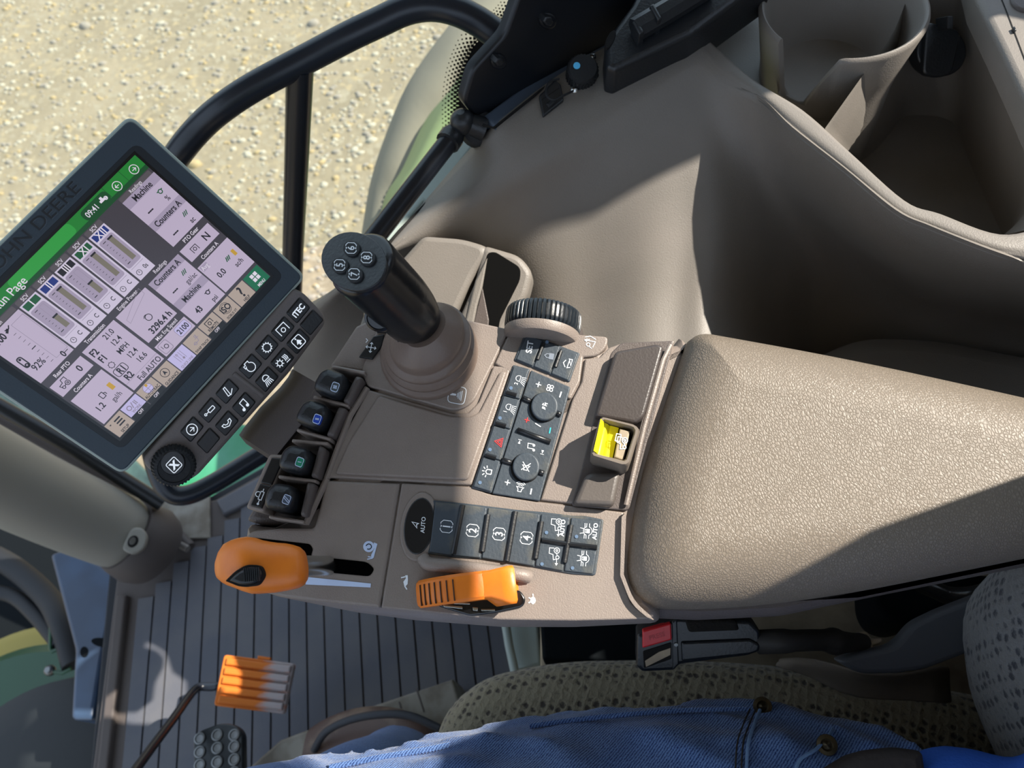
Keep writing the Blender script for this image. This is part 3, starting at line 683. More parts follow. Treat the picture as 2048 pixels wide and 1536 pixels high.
for i, lb in enumerate(('key with lamp symbol 2','key with lamp symbol 1','key with red warning triangle','key with beacon symbol')):
    a, b = sp[i], sp[i+1]; k_ = .004
    key([lerp2(A_,D_,a+k_), lerp2(B_,C_,a+k_), lerp2(B_,C_,b-k_), lerp2(A_,D_,b-k_)], P1, ics[i], lb)
mb = MB()
for x, y in ((1023,788),(1002,849),(982,913)): slot(mb,(x-10,y-3),(x+10,y+3),17,.0024)
for x, y in ((1022,776),(1000,836),(980,899),(960,965)): led(mb,x,y,.0026)
done(mb,'finger_rib',None,P1)
# climate and radio pad
mb = MB(); mb.slab(rp([(1062,740),(1141,774),(1079,1002),(984,987)], 3), K, .0012, -.004, .0008, M_pad); h = .0015
for sh, x, y, s_, a_, w_, m_ in ((PLUS,1077,769,5.5,75,.35,M_wht),(FAN,1100,776,8,75,.2,M_wht),(MINUS,1121,789,6,72,.45,M_wht),(PLUS,1054,840,5,75,.35,M_red),([('l',[(-1,0),(1,0)])],1076,850,6.5,-32,.3,M_wht),(MINUS,1100,861,6,78,.4,M_cyan),
    ([('f',[(-.8,-.5),(.8,0),(-.8,.6)]),('l',[(1,-.8),(1,.8)])],1039,884,4.5,75,.2,M_wht),(NOTE,1063,894,9,80,.17,M_wht),([('f',[(.8,-.5),(-.8,0),(.8,.6)]),('l',[(-1,-.8),(-1,.8)])],1085,904,4.5,75,.2,M_wht),
    (PLUS,1015,965,5.5,78,.35,M_wht),(SPK,1040,976,9,78,.17,M_wht),(MINUS,1062,983,6,78,.45,M_wht)):
    mb.draw(sh, pxm(x, y, s_, a_, K, h), w_, m_)
P2 = mb.build('climate_radio_pad', con)
mb = MB()
for a, b in (((1046,796),(1062,803)),((1112,825),(1122,830)),((1004,920),(1024,926)),((1076,943),(1088,947)),((1035,860),(1101,884))): slot(mb, a, b, 20, .0014)
done(mb,'finger_rib',None,P2)
for x, y, sh, lb in ((1089,812,[('f',[(-.8,-.4),(-.3,-.2),(-.1,.4),(-.6,.5)]),('l',[(.1,-.5),(.2,.5),(.6,.3)]),('l',[(.6,-.6),(.7,.1)]),('d',.35,-.1,.2)],'round button with climate symbol'),(1052,933,SPK[:1]+[('l',[(-1,-.9),(.9,.9)]),('l',[(-.9,.9),(.9,-.9)])],'round button with crossed loudspeaker')):
    mb = MB(); mb.slab(ell(x-2, y+3, 29, 30), K, .0016, 0, .0004, M_gap); mb.slab(ell(x, y, 27, 28), K, .0046, 0, .0010, M_pad); mb.draw(sh, pxm(x, y, 9, 78, K, .0049), .18, M_wht); mb.build('round_button', P2, lb)
# function pad 1-4, drive keys
P3 = pad([(866,1000,2),(926,1006),(1032,1019),(1090,1024),(1144,1031),(1168,1031),(1208,1039),(1191,1151),(1144,1148),(1103,1141),(1056,1132),(973,1119),(900,1114),(854,1107)], 'function_pad', r=5)
top = [(869,1003),(925,1009),(975,1015),(1030,1022),(1081,1028),(1141,1035),(1204,1042)]; bot = [(857,1104),(905,1111),(962,1116),(1013,1124),(1069,1132),(1127,1142),(1187,1148)]
for i, t_ in enumerate('1234'):
    key([(top[i][0]+1.5,top[i][1]),(top[i+1][0]-1.5,top[i+1][1]),(bot[i+1][0]-1.5,bot[i+1][1]),(bot[i][0]+1.5,bot[i][1])], P3, [(BOXN(t_), *((893,1053),(945,1061),(998,1068),(1053,1076))[i], 12, 83, .11, M_wht)], 'key marked '+t_)
DIFF = [('a',0,-.1,.62,20,160),('a',0,-.1,.62,200,340),('l',[(-1.1,.35),(-.5,.35)]),('l',[(1.1,.35),(.5,.35)]),('l',[(-1.1,.1),(-.55,.1)]),('l',[(1.1,.1),(.55,.1)]),('l',[(-.3,.5),(-.4,1)]),('l',[(.3,.5),(.4,1)]),('b',-.3,-.4,.3,.1),('l',[(-.2,.1),(-.2,.3),(.2,.3),(.2,.1)]),('l',[(-1.1,-.3),(-.55,-.3)]),('l',[(1.1,-.3),(.55,-.3)])]
def q4(i, a, b):
    T0, T1, B0, B1 = top[i], top[i+1], bot[i], bot[i+1]
    L = lambda p, q, t: lerp2(p, q, t)
    p1, p2, p3, p4 = L(T0,B0,a), L(T1,B1,a), L(T1,B1,b), L(T0,B0,b)
    return [(p1[0]+1.5,p1[1]),(p2[0]-1.5,p2[1]),(p3[0]-1.5,p3[1]),(p4[0]+1.5,p4[1])]
ARW = [('l',[(-.75,-.3),(-1.5,-.3)]),('f',[(-1.4,-.05),(-1.4,-.55),(-1.8,-.3)])]
key(q4(4,0,.49), P3, [(TRAC+ARW,1114,1050,13,86,.10,M_wht),([('t','AUTO',0,0,1,1,.03)],1125,1056,8.2,84,.1,M_wht)], 'key with tractor symbol marked AUTO')
key(q4(4,.51,1), P3, [(TRAC+ARW,1110,1108,13,86,.10,M_wht)], 'key with tractor symbol')
key(q4(5,0,.49), P3, [(DIFF,1174,1062,14,86,.09,M_wht),([('t','AUTO',0,0,1,1,.03)],1190,1063,8.2,84,.1,M_wht)], 'key with axle lock symbol marked AUTO')
key(q4(5,.51,1), P3, [(DIFF,1168,1117,14,86,.09,M_wht)], 'key with axle lock symbol')
mb = MB()
for a, b in (((926,1010),(907,1108)),((976,1029),(965,1103)),((1031,1023),(1014,1122)),((1083,1043),(1071,1117)),((1142,1050),(1129,1125)),((1084,1080),(1134,1088)),((1134,1088),(1194,1095))): slot(mb, a, b, 17, .0026)
for x, y in ((1093,1065),(1084,1128),(1153,1073),(1145,1136)): led(mb, x, y, .0027)
done(mb,'finger_rib',None,P3)
mb = MB(); mb.slab(ell(838,1052,31,58,-8), K, .0016, -.002, .001, M_key); mb.draw([('o',[(-.7,-.8),(0,1),(.5,-.6),(0,-.3)])], pxm(831,1048,8,60,K,.0019), .22, M_wht); mb.draw([('t','AUTO',0,0,1,1)], pxm(846,1050,8,85,K,.0019), 1, M_wht)
o = mb.build('oval_button', con, 'oval black button marked AUTO')
# small side keys
mb = MB(); mb.slab(rp([(538,907),(572,909),(528,1026),(490,1016)], 7), K, .001, -.02, .002, M_cons); mb.build('key_frame', con)
for P, sh, lb in (([(543,915),(566,917),(543,970),(521,965)], [], 'blank key'), ([(520,967),(542,972),(523,1017),(500,1011)], [([('l',[(-1.3,0),(-.6,0)]),('r',-.6,-.25,.7,.25),('l',[(.7,0),(1.2,0)]),('c',-1.3,0,.12),('a',.1,.5,.4,-20,200)],522,992,13,68,.13,M_wht)], 'key with cylinder symbol')):
    mb = MB(); mb.slab(rp(P, 2), K, .0022, 0, .0007, M_key)
    for shapes, cx, cy, s, ang, wd, mm in sh: mb.draw(shapes, pxm(cx, cy, s, ang, K, .0025), wd, mm)
    mb.build('side_key', con, lb)
for P, sh, lb in (([(747,672),(768,668),(765,690),(744,718),(717,714)], [([('l',[(-1,0),(1,0)]),('l',[(0,-1),(0,1)]),('l',[(-.7,.3),(-1,0),(-.7,-.3)]),('l',[(.7,.3),(1,0),(.7,-.3)]),('l',[(-.3,.7),(0,1),(.3,.7)]),('l',[(-.3,-.7),(0,-1),(.3,-.7)]),('l',[(.8,1.2),(1.3,.9),(1.6,1.3)])],742,695,10,80,.13,M_wht)], 'key with crossed arrows symbol'), ([(752,664),(775,645),(790,646),(772,665)], [([('r',-.7,-.5,.7,.5),('l',[(0,-.5),(0,.5)])],771,653,6,80,.2,M_wht)], 'key with window symbol')):
    mb = MB(); mb.slab(rp(P, 2), K, .0018, 0, .0007, M_key)
    for shapes, cx, cy, s, ang, wd, mm in sh: mb.draw(shapes, pxm(cx, cy, s, ang, K, .0021), wd, mm)
    mb.build('corner_key', con, lb)
mb = MB(); mb.slab(rp([(660,731),(712,652),(742,638),(775,634),(780,660),(742,720),(742,745),(700,740)], 3), K, -.0015, -.05, .002, M_cons); mb.build('outer_wall', con)
# storage pads beside the armrest
mb = MB(); mb.slab(rp([(1243,685),(1348,681),(1258,1021),(1142,1012),(1165,930),(1196,800),(1222,705)], 8), K, .0006, -.004, .0008, M_cons2)
mb.build('trough', con)
mb = MB(); mb.slab(rp([(1230,702,10),(1314,687,6),(1328,692,8),(1288,835,16),(1270,846),(1190,832,6),(1196,812)], 6), K, .009, 0, .002, mat('dark brown smooth plastic', (62,56,54), .4, .5, .15, 700))
mb.build('blank_cover', con, 'large dark brown blank cover')
mb = MB(); mb.slab(rp([(1172,945,16),(1242,944,12),(1228,1012,12),(1146,1008,8)], 10), K, .009, 0, .003, mat('grey brown plastic', (84,78,74), .45, .45, .15, 700))
mb.build('blank_cover', con, 'small grey brown blank cover')
mb = MB(); mb.tube([K.at(1341,690,.006), K.at(1326,720,.007), K.at(1288,855,.006), K.at(1252,1010,.003)], .0016, M_cons, 8); mb.build('trough_edge', con)
# power take-off switch
M_hous = mat('light taupe housing', (112,102,92), .45, .45)
t = thing('rocker_lever', K.at(1225,885,0), 'yellow rocker lever in a taupe housing between the two dark covers', 'switch')
hp = [(1201,831,7),(1270,848,6),(1281,858,8),(1260,930,9),(1248,934,5),(1180,912,7),(1184,890)]
hin = [(1206,840),(1266,855),(1269,862),(1250,921),(1188,905)]
mb = MB(); ao, ai = [K.uv(K.at(p[0], p[1], .026)) for p in rp(hp, 5, 3)], None
N1 = 40
O = resamp(rp(hp, 5, 3), N1); I_ = resamp(rp(hin, 4, 3), N1)
# match start points
k0 = min(range(N1), key=lambda k: (I_[k]-O[0]).length); I_ = I_[k0:] + I_[:k0]
f = lambda P, h: [K.at(p.x, p.y, .024) + K.n*(h-.024) for p in P]
mid = [a.lerp(b, .3) for a, b in zip(O, I_)]; mi2 = [a.lerp(b, .75) for a, b in zip(O, I_)]
mb.loft([f(O,-.002), f(O,.022), f(mid,.0245), f(mi2,.0245), f(I_,.0225), f(I_,.006)], M_hous, True, True, False); mb.build('housing', t)
mb = MB(); F2 = [(1201,840),(1239,850),(1226,913),(1187,903)]
R = []
for i in range(13):
    u = i/12; a = lerp2(F2[0],F2[1],u); b = lerp2(F2[3],F2[2],u)
    h = .028 - .016*math.sin(math.pi*min(1,u*.9+.1)*.55) if u < .5 else .0165 - .0 + (u-.5)*.006
    hh = .027 - .010*math.sin(math.pi*.5*min(1, u*1.6))
    c = .0012 if i in (3, 6) else 0
    R.append([K.at(*a, .024) + K.n*(.004-.024), K.at(*a, .024) + K.n*(hh-c-.024), K.at(*lerp2(a,b,.5), .024) + K.n*(hh-c-.0255), K.at(*b, .024) + K.n*(hh-c-.024), K.at(*b, .024) + K.n*(.004-.024)])
mb.loft(R, M_yel); mb.build('paddle', t, 'yellow curved paddle', sharp=50)
mb = MB(); mb.slab([(1240,856),(1261,861),(1247,920),(1228,914)], K, .021, .006, .001, M_beige, at=.022); mb.draw(TRAC + [('r',.2,.5,1.3,1.2)], pxm(1245,887,13,78,K,.0215), .13, M_wht); mb.build('symbol_plate', t)
# ribbed hand wheel
def wheel(name, label, cat, cx, cy, h, rad, thick, rot, m, nr, rib, arc=(0,180), tab=False):
    ax = (K.v*math.cos(math.radians(rot)) + K.u*math.sin(math.radians(rot))).normalized(); rt = ax.cross(K.n).normalized(); up = K.n
    c = K.at(cx, cy, h); t = thing(name, c, label, cat)
    mb = MB(); R = []; NS = nr*4
    for i in range(NS+1):
        a = math.radians(arc[0] + (arc[1]-arc[0])*i/NS); k = i % 4
        rr = rad - (rib if k == 0 else 0); d = -rt*math.cos(a) + up*math.sin(a)
        R.append([c + d*(rad*.4) - ax*thick*.5, c + d*(rr*.955) - ax*thick*.5, c + d*rr*.99 - ax*thick*.40, c + d*rr - ax*thick*.25, c + d*rr + ax*thick*.25, c + d*rr*.99 + ax*thick*.40, c + d*(rr*.955) + ax*thick*.5, c + d*(rad*.4) + ax*thick*.5])
    mb.loft(R, m); mb.build('ribbed_wheel' if not tab else 'dial_band', t, sharp=30)
    return t, c, ax, rt
t, c, ax, rt = wheel('thumb_wheel', 'black ribbed thumb wheel rising from the console near its upper edge', 'thumb wheel', 1086, 645, -.006, .0262, .0145, 17, mat('black ribbed rubber', (26,32,38), .32, .5, .15, 300), 26, .0012)
mb = MB(); R = []
for i in range(25):
    a = math.pi*(.04 + .92*i/24); d = -rt*math.cos(a) + K.n*math.sin(a)
    R.append([c + d*.004 - ax*.0150, c + d*.0215 - ax*.0150, c + d*.0245 - ax*.0140, c + d*.0258 - ax*.0120, c + d*.0258 - ax*.0075, c + d*.004 - ax*.0075])
mb.loft(R, M_cons); mb.build('wheel_guard', t)
# orange speed dial
t, c, ax, rt = wheel('speed_dial', 'orange ribbed dial with a finger tab on the lower edge of the console', 'dial', 943, 1180, -.022, .0385, .0165, 3, M_ora, 20, .0, arc=(32,150))
mb = MB()
for i in range(7):
    a = math.radians(44 + i*6.2); d = -rt*math.cos(a) + K.n*math.sin(a); tt = rt*math.sin(a) + K.n*math.cos(a)
    mb.bar(c + d*.0386 + ax*-.001, ax*.0062, tt*.0003, d*.0006, mat('dark rib gap', (60,36,20), .7) if i == 0 else mb.M[0])
mb.build('rib_line', t)
mb = MB(); a = math.radians(128); R = []
for th_, hh, y0_, y1_ in ((108,.0385,-.008,.008),(114,.041,-.0085,.008),(120,.0455,-.011,.0085),(125,.050,-.013,.009),(129,.0500,-.013,.009),(131,.046,-.0125,.009),(133,.0390,-.0105,.008)):
    q = math.radians(th_); d = -rt*math.cos(q) + K.n*math.sin(q)
    R.append([c + d*.030 + ax*y0_, c + d*(hh-.0015) + ax*y0_, c + d*hh + ax*(y0_+.002), c + d*hh + ax*(y1_-.002), c + d*(hh-.0015) + ax*y1_, c + d*.030 + ax*y1_])
mb.loft(R, M_ora); mb.build('finger_tab', t, sharp=60)
mb = MB(); mb.slab(rp([(836,1178),(842,1194),(880,1214,14),(940,1232),(990,1226),(1046,1214,10),(1052,1198),(1040,1180)], 8), K, .0022, -.004, .001, mat('black glossy scale', (12,13,15), .2, .6))
for P in ([(886,1210),(925,1213),(925,1218),(888,1214)],[(945,1214),(956,1215),(955,1222),(946,1221)],[(962,1218),(990,1218),(990,1222),(963,1222)],[(905,1204),(940,1206),(940,1209),(905,1208)]): mb.slab(P, K, .0034, .002, .0003, M_chr)
mb.build('scale', t)
# ------------------------------------------------------------------ armrest
M_lea = bpy.data.materials.new('taupe grained vinyl'); M_lea.use_nodes = True
def _lea():
    nt = M_lea.node_tree; b = nt.nodes['Principled BSDF']; N = nt.nodes.new; L = nt.links.new
    tc = N('ShaderNodeTexCoord'); mp = N('ShaderNodeMapping'); mp.inputs['Scale'].default_value = (1,.7,1); L(tc.outputs['Object'], mp.inputs['Vector'])
    n = N('ShaderNodeTexNoise'); n.inputs['Scale'].default_value = 60; L(mp.outputs[0], n.inputs['Vector'])
    mx = N('ShaderNodeVectorMath'); mx.operation = 'MULTIPLY_ADD'; mx.inputs[1].default_value = (.006,)*3; L(n.outputs['Color'], mx.inputs[0]); L(mp.outputs[0], mx.inputs[2])
    v = N('ShaderNodeTexVoronoi'); v.feature = 'DISTANCE_TO_EDGE'; v.inputs['Scale'].default_value = 620; L(mx.outputs[0], v.inputs['Vector'])
    r = N('ShaderNodeValToRGB'); r.color_ramp.elements[1].position = .22; L(v.outputs['Distance'], r.inputs['Fac'])
    bp = N('ShaderNodeBump'); bp.inputs['Strength'].default_value = .4; bp.inputs['Distance'].default_value = .0004; L(r.outputs['Color'], bp.inputs['Height']); L(bp.outputs[0], b.inputs['Normal'])
    r2 = N('ShaderNodeValToRGB'); e = r2.color_ramp.elements; e[0].color = lin((104,94,82)); e[1].color = lin((125,114,102)); e[1].position = .5; L(v.outputs['Distance'], r2.inputs['Fac']); L(r2.outputs['Color'], b.inputs['Base Color'])
    b.inputs['Roughness'].default_value = .5; b.inputs['Specular IOR Level'].default_value = .5
_lea()
AR = Pl(K.p + K.n*.0, K.n)
ar = thing('armrest', K.at(1500,950,-.03), 'wide taupe grained vinyl armrest pad to the right of the console', 'armrest')
P = [(1378,661,44),(1700,719,200),(2048,796,200),(2230,838,10),(2230,1079,10),(2048,1118,200),(1700,1188,200),(1480,1217,100),(1238,1219,92),(1268,975,160)]
mb = MB(); mb.prof3(P, K, [(.004,-.03),(.0,-.018),(.0,-.008),(.0015,.000),(.005,.0075),(.010,.0135),(.017,.0190),(.025,.0226),(.033,.0246),(.041,.0252)], M_lea, at=-.004); mb.build('pad', ar, sharp=80)
mb = MB(); mb.prof(rp([(1300,1196),(1700,1180),(2048,1108),(2360,1030),(2360,1080),(2048,1134),(1765,1190),(1560,1232),(1400,1240),(1290,1235)], 10), K, [(.004,-.06),(0,-.045),(0,-.03),(.002,-.022),(.005,-.018)], M_cons2, at=-.03); mb.build('lower_shell', ar, sharp=70)

mb = MB(); mb.slab([(1340,770),(1900,845),(1900,950),(1340,950)], K, -.032, -.19, .004, M_cons2); mb.build('sun_block_beam', ar)  # added box out of sight below the armrest, stops sun reaching the pedal
# ------------------------------------------------------------------ joystick
j0 = K.at(862,706,0)
joy = thing('joystick', j0, 'black joystick with numbered buttons on a taupe bellows', 'joystick')
ax = (K.at(722,532,.100) - K.at(838,664,.036)).normalized()
def bell(c, d, prof): 
    mb = MB(); R = []
    u = (K.u - d*K.u.dot(d)).normalized()
    for s_, r, h in prof:
        n_ = K.n.lerp(d, s_).normalized(); uu = (K.u - n_*K.u.dot(n_)).normalized(); vv = n_.cross(uu)
        cc = c[0].lerp(c[1], s_)
        R.append([cc + (uu*math.cos(2*math.pi*k/48) + vv*math.sin(2*math.pi*k/48))*r for k in range(48)])
    return R
M_boot = mat('taupe rubber bellows', (112,96,86), .42, .45, .2, 400)
c0 = K.at(858,706,.0); c1 = K.at(850,660,.034)
pr = [(0,.0335),(.05,.0335),(.10,.0325),(.13,.0300),(.17,.0296),(.24,.0318),(.30,.0315),(.34,.0284),(.38,.0280),(.46,.0300),(.52,.0296),(.56,.0262),(.60,.0256),(.72,.0262),(.80,.0245),(.95,.0195),(1.1,.0150)]
mb = MB(); mb.loft(bell((c0, c1), ax, [(a, b, 0) for a, b in pr]), M_boot); mb.build('bellows', joy, sharp=60)
pts = cr([tuple(K.at(*p)) for p in ((838,664,.028),(833,652,.034),(826,637,.042),(799,603,.062),(760,564,.082),(724,529,.100))], 4, False)
rad = [.0105,.0112,.0120,.0130,.0140,.0150,.0160,.0170] + [.0178,.0184,.0189,.0192,.0194,.0195,.0196,.0197,.0198,.0199,.0200,.0201,.0201]
pts = [Vector(p) for p in pts]; e = (pts[-1] - pts[-4]).normalized(); b_ = pts[-1]
pts += [b_ + e*.0018, b_ + e*.0032]; rad = rad[:len(pts)-2] + [.0193, .0176]
mb = MB(); mb.tube(pts, rad, M_gloss, 40, up=(0,0,1)); mb.build('grip', joy, sharp=70)
mb = MB(); mb.tube([K.at(836,668,.020), K.at(836,667,.026), K.at(835,660,.031), K.at(830,651,.036)], [.0150,.0142,.0120,.0110], M_rub, 32); mb.build('collar', joy)
TP = Pl(b_ + e*.0032, e)
mb = MB(); mb.slab(ell(*(lambda q: (707,522))(0), 66, 58, -20), TP, .0008, -.002, .0006, M_blk); mb.build('top_plate', joy)
for t_, x, y in (('5',679,530),('6',702,496),('7',708,548),('8',733,515)):
    mb = MB(); mb.slab(ell(x, y, 17, 16), TP, .0022, 0, .0006, M_rub); mb.draw(BOXN(t_), pxm(x, y, 10.5, 88, TP, .0025), .13, M_wht); mb.build('thumb_button', joy, 'button marked '+t_)
bp9 = K.at(757,636,.067)
mb = MB(); SP9 = Pl(bp9, (ray(757,636)*-1 + Vector((-.3,-.3,0))).normalized()); mb.lathe(bp9 - SP9.n*.008, SP9.n, [(.012,-.004),(.010,.004),(.0085,.0085),(.007,.0092),(.0065,.0085),(0,.009)], M_gloss, 28); mb.draw(BOXN('9'), pxm(758,636,9,75,SP9,.0013), .13, M_ghost); mb.build('side_button', joy, 'side button marked 9')

# ------------------------------------------------------------------ orange throttle lever
ol = thing('drive_lever', K.at(650,1130,0), 'orange drive lever standing in the slot at the lower left of the console', 'lever')
sec = [(613,1131,14,.052),(609,1131,30,.052),(602,1132,38,.052),(590,1133,43,.052),(575,1133,46,.053),(560,1134,48,.053),(545,1134,50,.054),(530,1133,52,.054),(515,1131,55,.055),(500,1130,56,.055),(485,1129,53,.054),(470,1128,48,.053),(455,1129,42,.051),(444,1133,32,.048),(436,1138,20,.045),(432,1140,8,.043)]
mb = MB(); R = []
for x, y, w_, h in sec:
    c = K.at(x, y, h); s_ = w_*.42/1540*1.04; tk = s_*.78
    R.append([c + K.v*math.copysign(abs(math.cos(a))**.85, math.cos(a))*s_ + K.n*math.copysign(abs(math.sin(a))**.85, math.sin(a))*tk for a in [2*math.pi*k/28 for k in range(28)]])
mb.loft(R, M_ora); mb.build('handle', ol, sharp=80)
mb = MB(); P = rp([(450,1162,3),(470,1142,8),(493,1129,8),(521,1130,8),(528,1150,8),(512,1170,8),(480,1174,8)], 5)
mb.slab(P, K, .0690, .050, .0003, M_gap); mb.build('recess', ol)
mb = MB(); mb.slab(rp([(456,1161,3),(474,1144,8),(495,1133,8),(517,1134,8),(523,1150,8),(509,1166,8),(482,1170,8)], 5), K, .0712, .055, .0018, M_blk)
for i in range(8):
    x = 489 + i*4.2; mb.bar(K.at(x, 1150-i*.3, .0714), K.u*.0003, K.v*.0036, K.n*.0006, M_rub)
mb.build('thumb_roller', ol)
mb = MB(); mb.tube([K.at(664,1132,-.012), K.at(656,1131,.006), K.at(632,1131,.030), K.at(600,1131,.050)], [.006,.006,.0058,.0058], M_chr, 20, flat=.7); mb.build('shaft', ol)
# ------------------------------------------------------------------ four hydraulic control levers
def rot(P, c, a, s=1):
    a = math.radians(a); return [((x*math.cos(a)+y*math.sin(a))*s + c[0], (-x*math.sin(a)+y*math.cos(a))*s + c[1]) + tuple(()) for x, y in P]
def hyd(c, a, lab, txt, colr, label):
    t = thing('lever_knob', K.at(c[0], c[1], -.012), label, 'lever', 'hydraulic lever knobs')
    mb = MB(); P = rot([(-28,-12),(-14,-27),(20,-26),(29,-10),(28,14),(16,27),(-26,26),(-31,14)], c, a)
    mb.slab(rp(P, 9, 4), K, .016, -.012, .006, M_blk, 4, at=.006); mb.build('knob', t)
    mb = MB(); q = (c[0]+lab[0], c[1]+lab[1])
    mb.slab(box4(q[0], q[1], 19, 15, 68, 4), K, .0168, .014, .0003, mat('lever tag '+txt, colr, .5, .4), at=.0168)
    mb.draw([('r',-1,-1,1,1,.5)], lambda x, y: K.at(*rot([(x*7,y*9)], q, -a+a-20)[0], .0170), .16, M_wht2)
    if txt != 'J': mb.draw([('t',txt,0,0,1,.9,.03)], pxm(q[0], q[1], 7, 80, K, .0171), 1, M_wht2)
    else: mb.draw([('r',-.25,-1,.25,1,.2)], pxm(q[0], q[1], 7, 40, K, .0171), .2, M_wht2)
    mb.build('tag', t, 'tag with symbol')
for c, a, lab, txt, colr, label, pad_ in (
    ((667,771),-22,(3,3),'III',(70,78,80),'topmost black lever knob, nearest the joystick, with a grey III tag',[(711,749),(726,755),(698,810),(683,802)]),
    ((632,833),-22,(2,5),'II',(28,66,170),'black lever knob with a blue II tag',[(676,811),(693,816),(666,874),(650,871)]),
    ((597,922),-12,(2,2),'I',(30,130,98),'black lever knob with a green I tag',[(637,888),(651,897),(636,957),(619,953)]),
    ((568,997),-8,(5,2),'J',(70,82,100),'lowest black lever knob with a grey handle symbol tag',[(613,962),(630,967),(614,1035),(598,1031)])):
    hyd(c, a, lab, txt, colr, label)
    mb = MB(); mb.slab(rp(pad_, 6, 3), K, .008, -.012, .003, M_cons2); mb.build('finger_stop', con)
for a, b in (((663,733),(730,745)),((626,793),(697,811)),((593,859),(661,878)),((583,881),(656,887)),((556,953),(632,962)),((537,1033),(608,1044))):
    mb = MB(); v = Vector((b[0]-a[0], b[1]-a[1])).normalized(); nn = (-v.y*3.6, v.x*3.6)
    mb.slab(rp([(a[0]+nn[0],a[1]+nn[1]),(a[0]-nn[0],a[1]-nn[1]),(b[0]-nn[0],b[1]-nn[1]),(b[0]+nn[0],b[1]+nn[1])], 3), K, .006, -.016, .0012, M_cons); mb.build('divider_fin', con)

# ------------------------------------------------------------------ display
def camdir(a, b): return Vector((AX.dot(Vector((a,b,-F))), AY.dot(Vector((a,b,-F))), AZ.dot(Vector((a,b,-F))))).normalized()
d1 = -camdir(2106, -2129); d2 = camdir(5876, 7008); dn = d2.cross(d1); dn = dn.normalized(); dn = dn if dn.dot(CAM) > 0 and dn.z > 0 else -dn
DP = Pl(CAM + ray(250, 600)*.56, dn)
BL, BR, TR = DP.at(239, 874), DP.at(540, 552), DP.at(270, 310)
WS = (BR - BL).length; e1 = (BR - BL)/WS; e2 = dn.cross(e1); e2 = e2 if e2.dot(TR - BR) > 0 else -e2
HS = (TR - BR).dot(e2)/WS
def SC(h=0): return lambda x, y: BL + e1*(x*WS) + e2*(y*WS) + dn*h
dis = thing('touch_display', DP.at(430,740,-.03), 'tilted touchscreen display with slate bezel and a lit run page', 'display')
class DPl:   # plane helper in screen units
    n = dn
    def xyz(s, u, v, h): return SC(h)(u, v)
dpl = DPl()
def duv(px, py, h=0): q = DP.at(px, py, h) - BL; return (q.dot(e1)/WS, q.dot(e2)/WS)
def dslab(P, top, bot, bev, m, mb=None, seg=3):
    mb = mb or MB(); k = 1/WS
    mb.prof2(P, dpl, [(0, bot)] + [(bev*k*(1-math.cos(math.pi/2*i/seg)), top - bev + bev*math.sin(math.pi/2*i/seg)) for i in range(seg+1)], m); return mb
c1_ = duv(612,556); c2_ = duv(262,226); c3_ = duv(247,949)
x0, x1, y0, y1 = -.133, (c1_[0]+c2_[0])/2, (c1_[1]+c3_[1])/2, c2_[1]
dslab(rp([(x0,y0),(x1,y0),(x1,y1),(x0,y1)], .045, 6), .0, -.030, .002, M_rim).build('back_shell', dis)
g = .0135
dslab(rp([(x0+g,y0+g),(x1-g,y0+g),(x1-g,y1-g),(x0+g,y1-g)], .035, 6), .0014, -.001, .001, M_bez).build('bezel', dis)
M_bez2 = mat('dark inner bezel', (26,32,38), .45, .4)
mb = dslab(rp([(-.04,-.045),(1.045,-.045),(1.045,HS+.03),(-.04,HS+.03)], .04, 6), .0016, .0, .0002, M_bez2)
mb.draw([('b',-.012,-.012,1.012,HS+.012)], SC(.0017), 1, mat('black screen border', (8,9,11), .25, .5)); mb.build('inner_bezel', dis)
mb = MB(); mb.draw([('t','JOHN DEERE',.49,HS*1.095,.047,1.30,.0)], SC(.0019), 1, mat('embossed dark lettering', (18,24,30), .4, .5))
V0 = [v.copy() for v in mb.V]; mb.draw([('t','JOHN DEERE',.4925,HS*1.095-.003,.047,1.30,.0)], SC(.0016), 1, mat('painted lettering highlight', (70,82,92), .4, .5)); mb.build('maker_lettering', dis)  # pale offset copy paints light on the edges of the embossed letters
E = lambda n_, c: mat('screen '+n_, c, .25, .5, em=.92)
S_bg, S_hd, S_pan, S_pan2, S_mid, S_olv, S_tx, S_gr, S_gr2, S_bl, S_tan, S_lil, S_w, S_gl = E('dark',(62,58,66)), E('header',(28,122,46)), E('panel',(186,172,196)), E('panel grey',(160,148,172)), E('light panel',(202,192,214)), E('olive bar',(118,112,100)), E('text',(28,26,34)), E('green',(24,84,52)), E('menu green',(18,104,72)), E('blue',(30,48,120)), E('tan',(172,156,146)), E('lilac',(188,180,222)), E('white text',(222,214,228)), E('line',(140,130,150))
S_dg, S_yl = E('dark green', (16,72,36)), E('amber', (190,150,50))
mb = MB(); r_ = .75; LY = [.0019 + .00004*i for i in range(6)]
def B(s0, s1, t0, t1, m, l=1, rr=.001): mb.draw([('b',s0,t0*HS,s1,t1*HS,rr)], SC(LY[l]), 1, m)
def O_(s0, s1, t0, t1, m, wd=.002, l=3, rr=.001): mb.draw([('r',s0,t0*HS,s1,t1*HS,rr)], SC(LY[l]), wd, m)
def Tx(t, s_, t_, h, m=None, sx=.85, off=.012, l=4, al='c'):
    h *= 1.12; sx *= 1.04; V, _ = glyph(t, off); wdt = max(v[0] for v in V)*h*sx
    if al == 'l': s_ += wdt
    if al == 'r': s_ -= wdt
    mb.draw([('t',t,s_,t_*HS,h,sx,off)], SC(LY[l]), 1, m or S_tx)
def D_(sh, s_, t_, k, wd, m=None, l=4): mb.draw(sh, (lambda x, y: SC(LY[l])(s_ + x*k, t_*HS + y*k)), wd, m or S_tx)
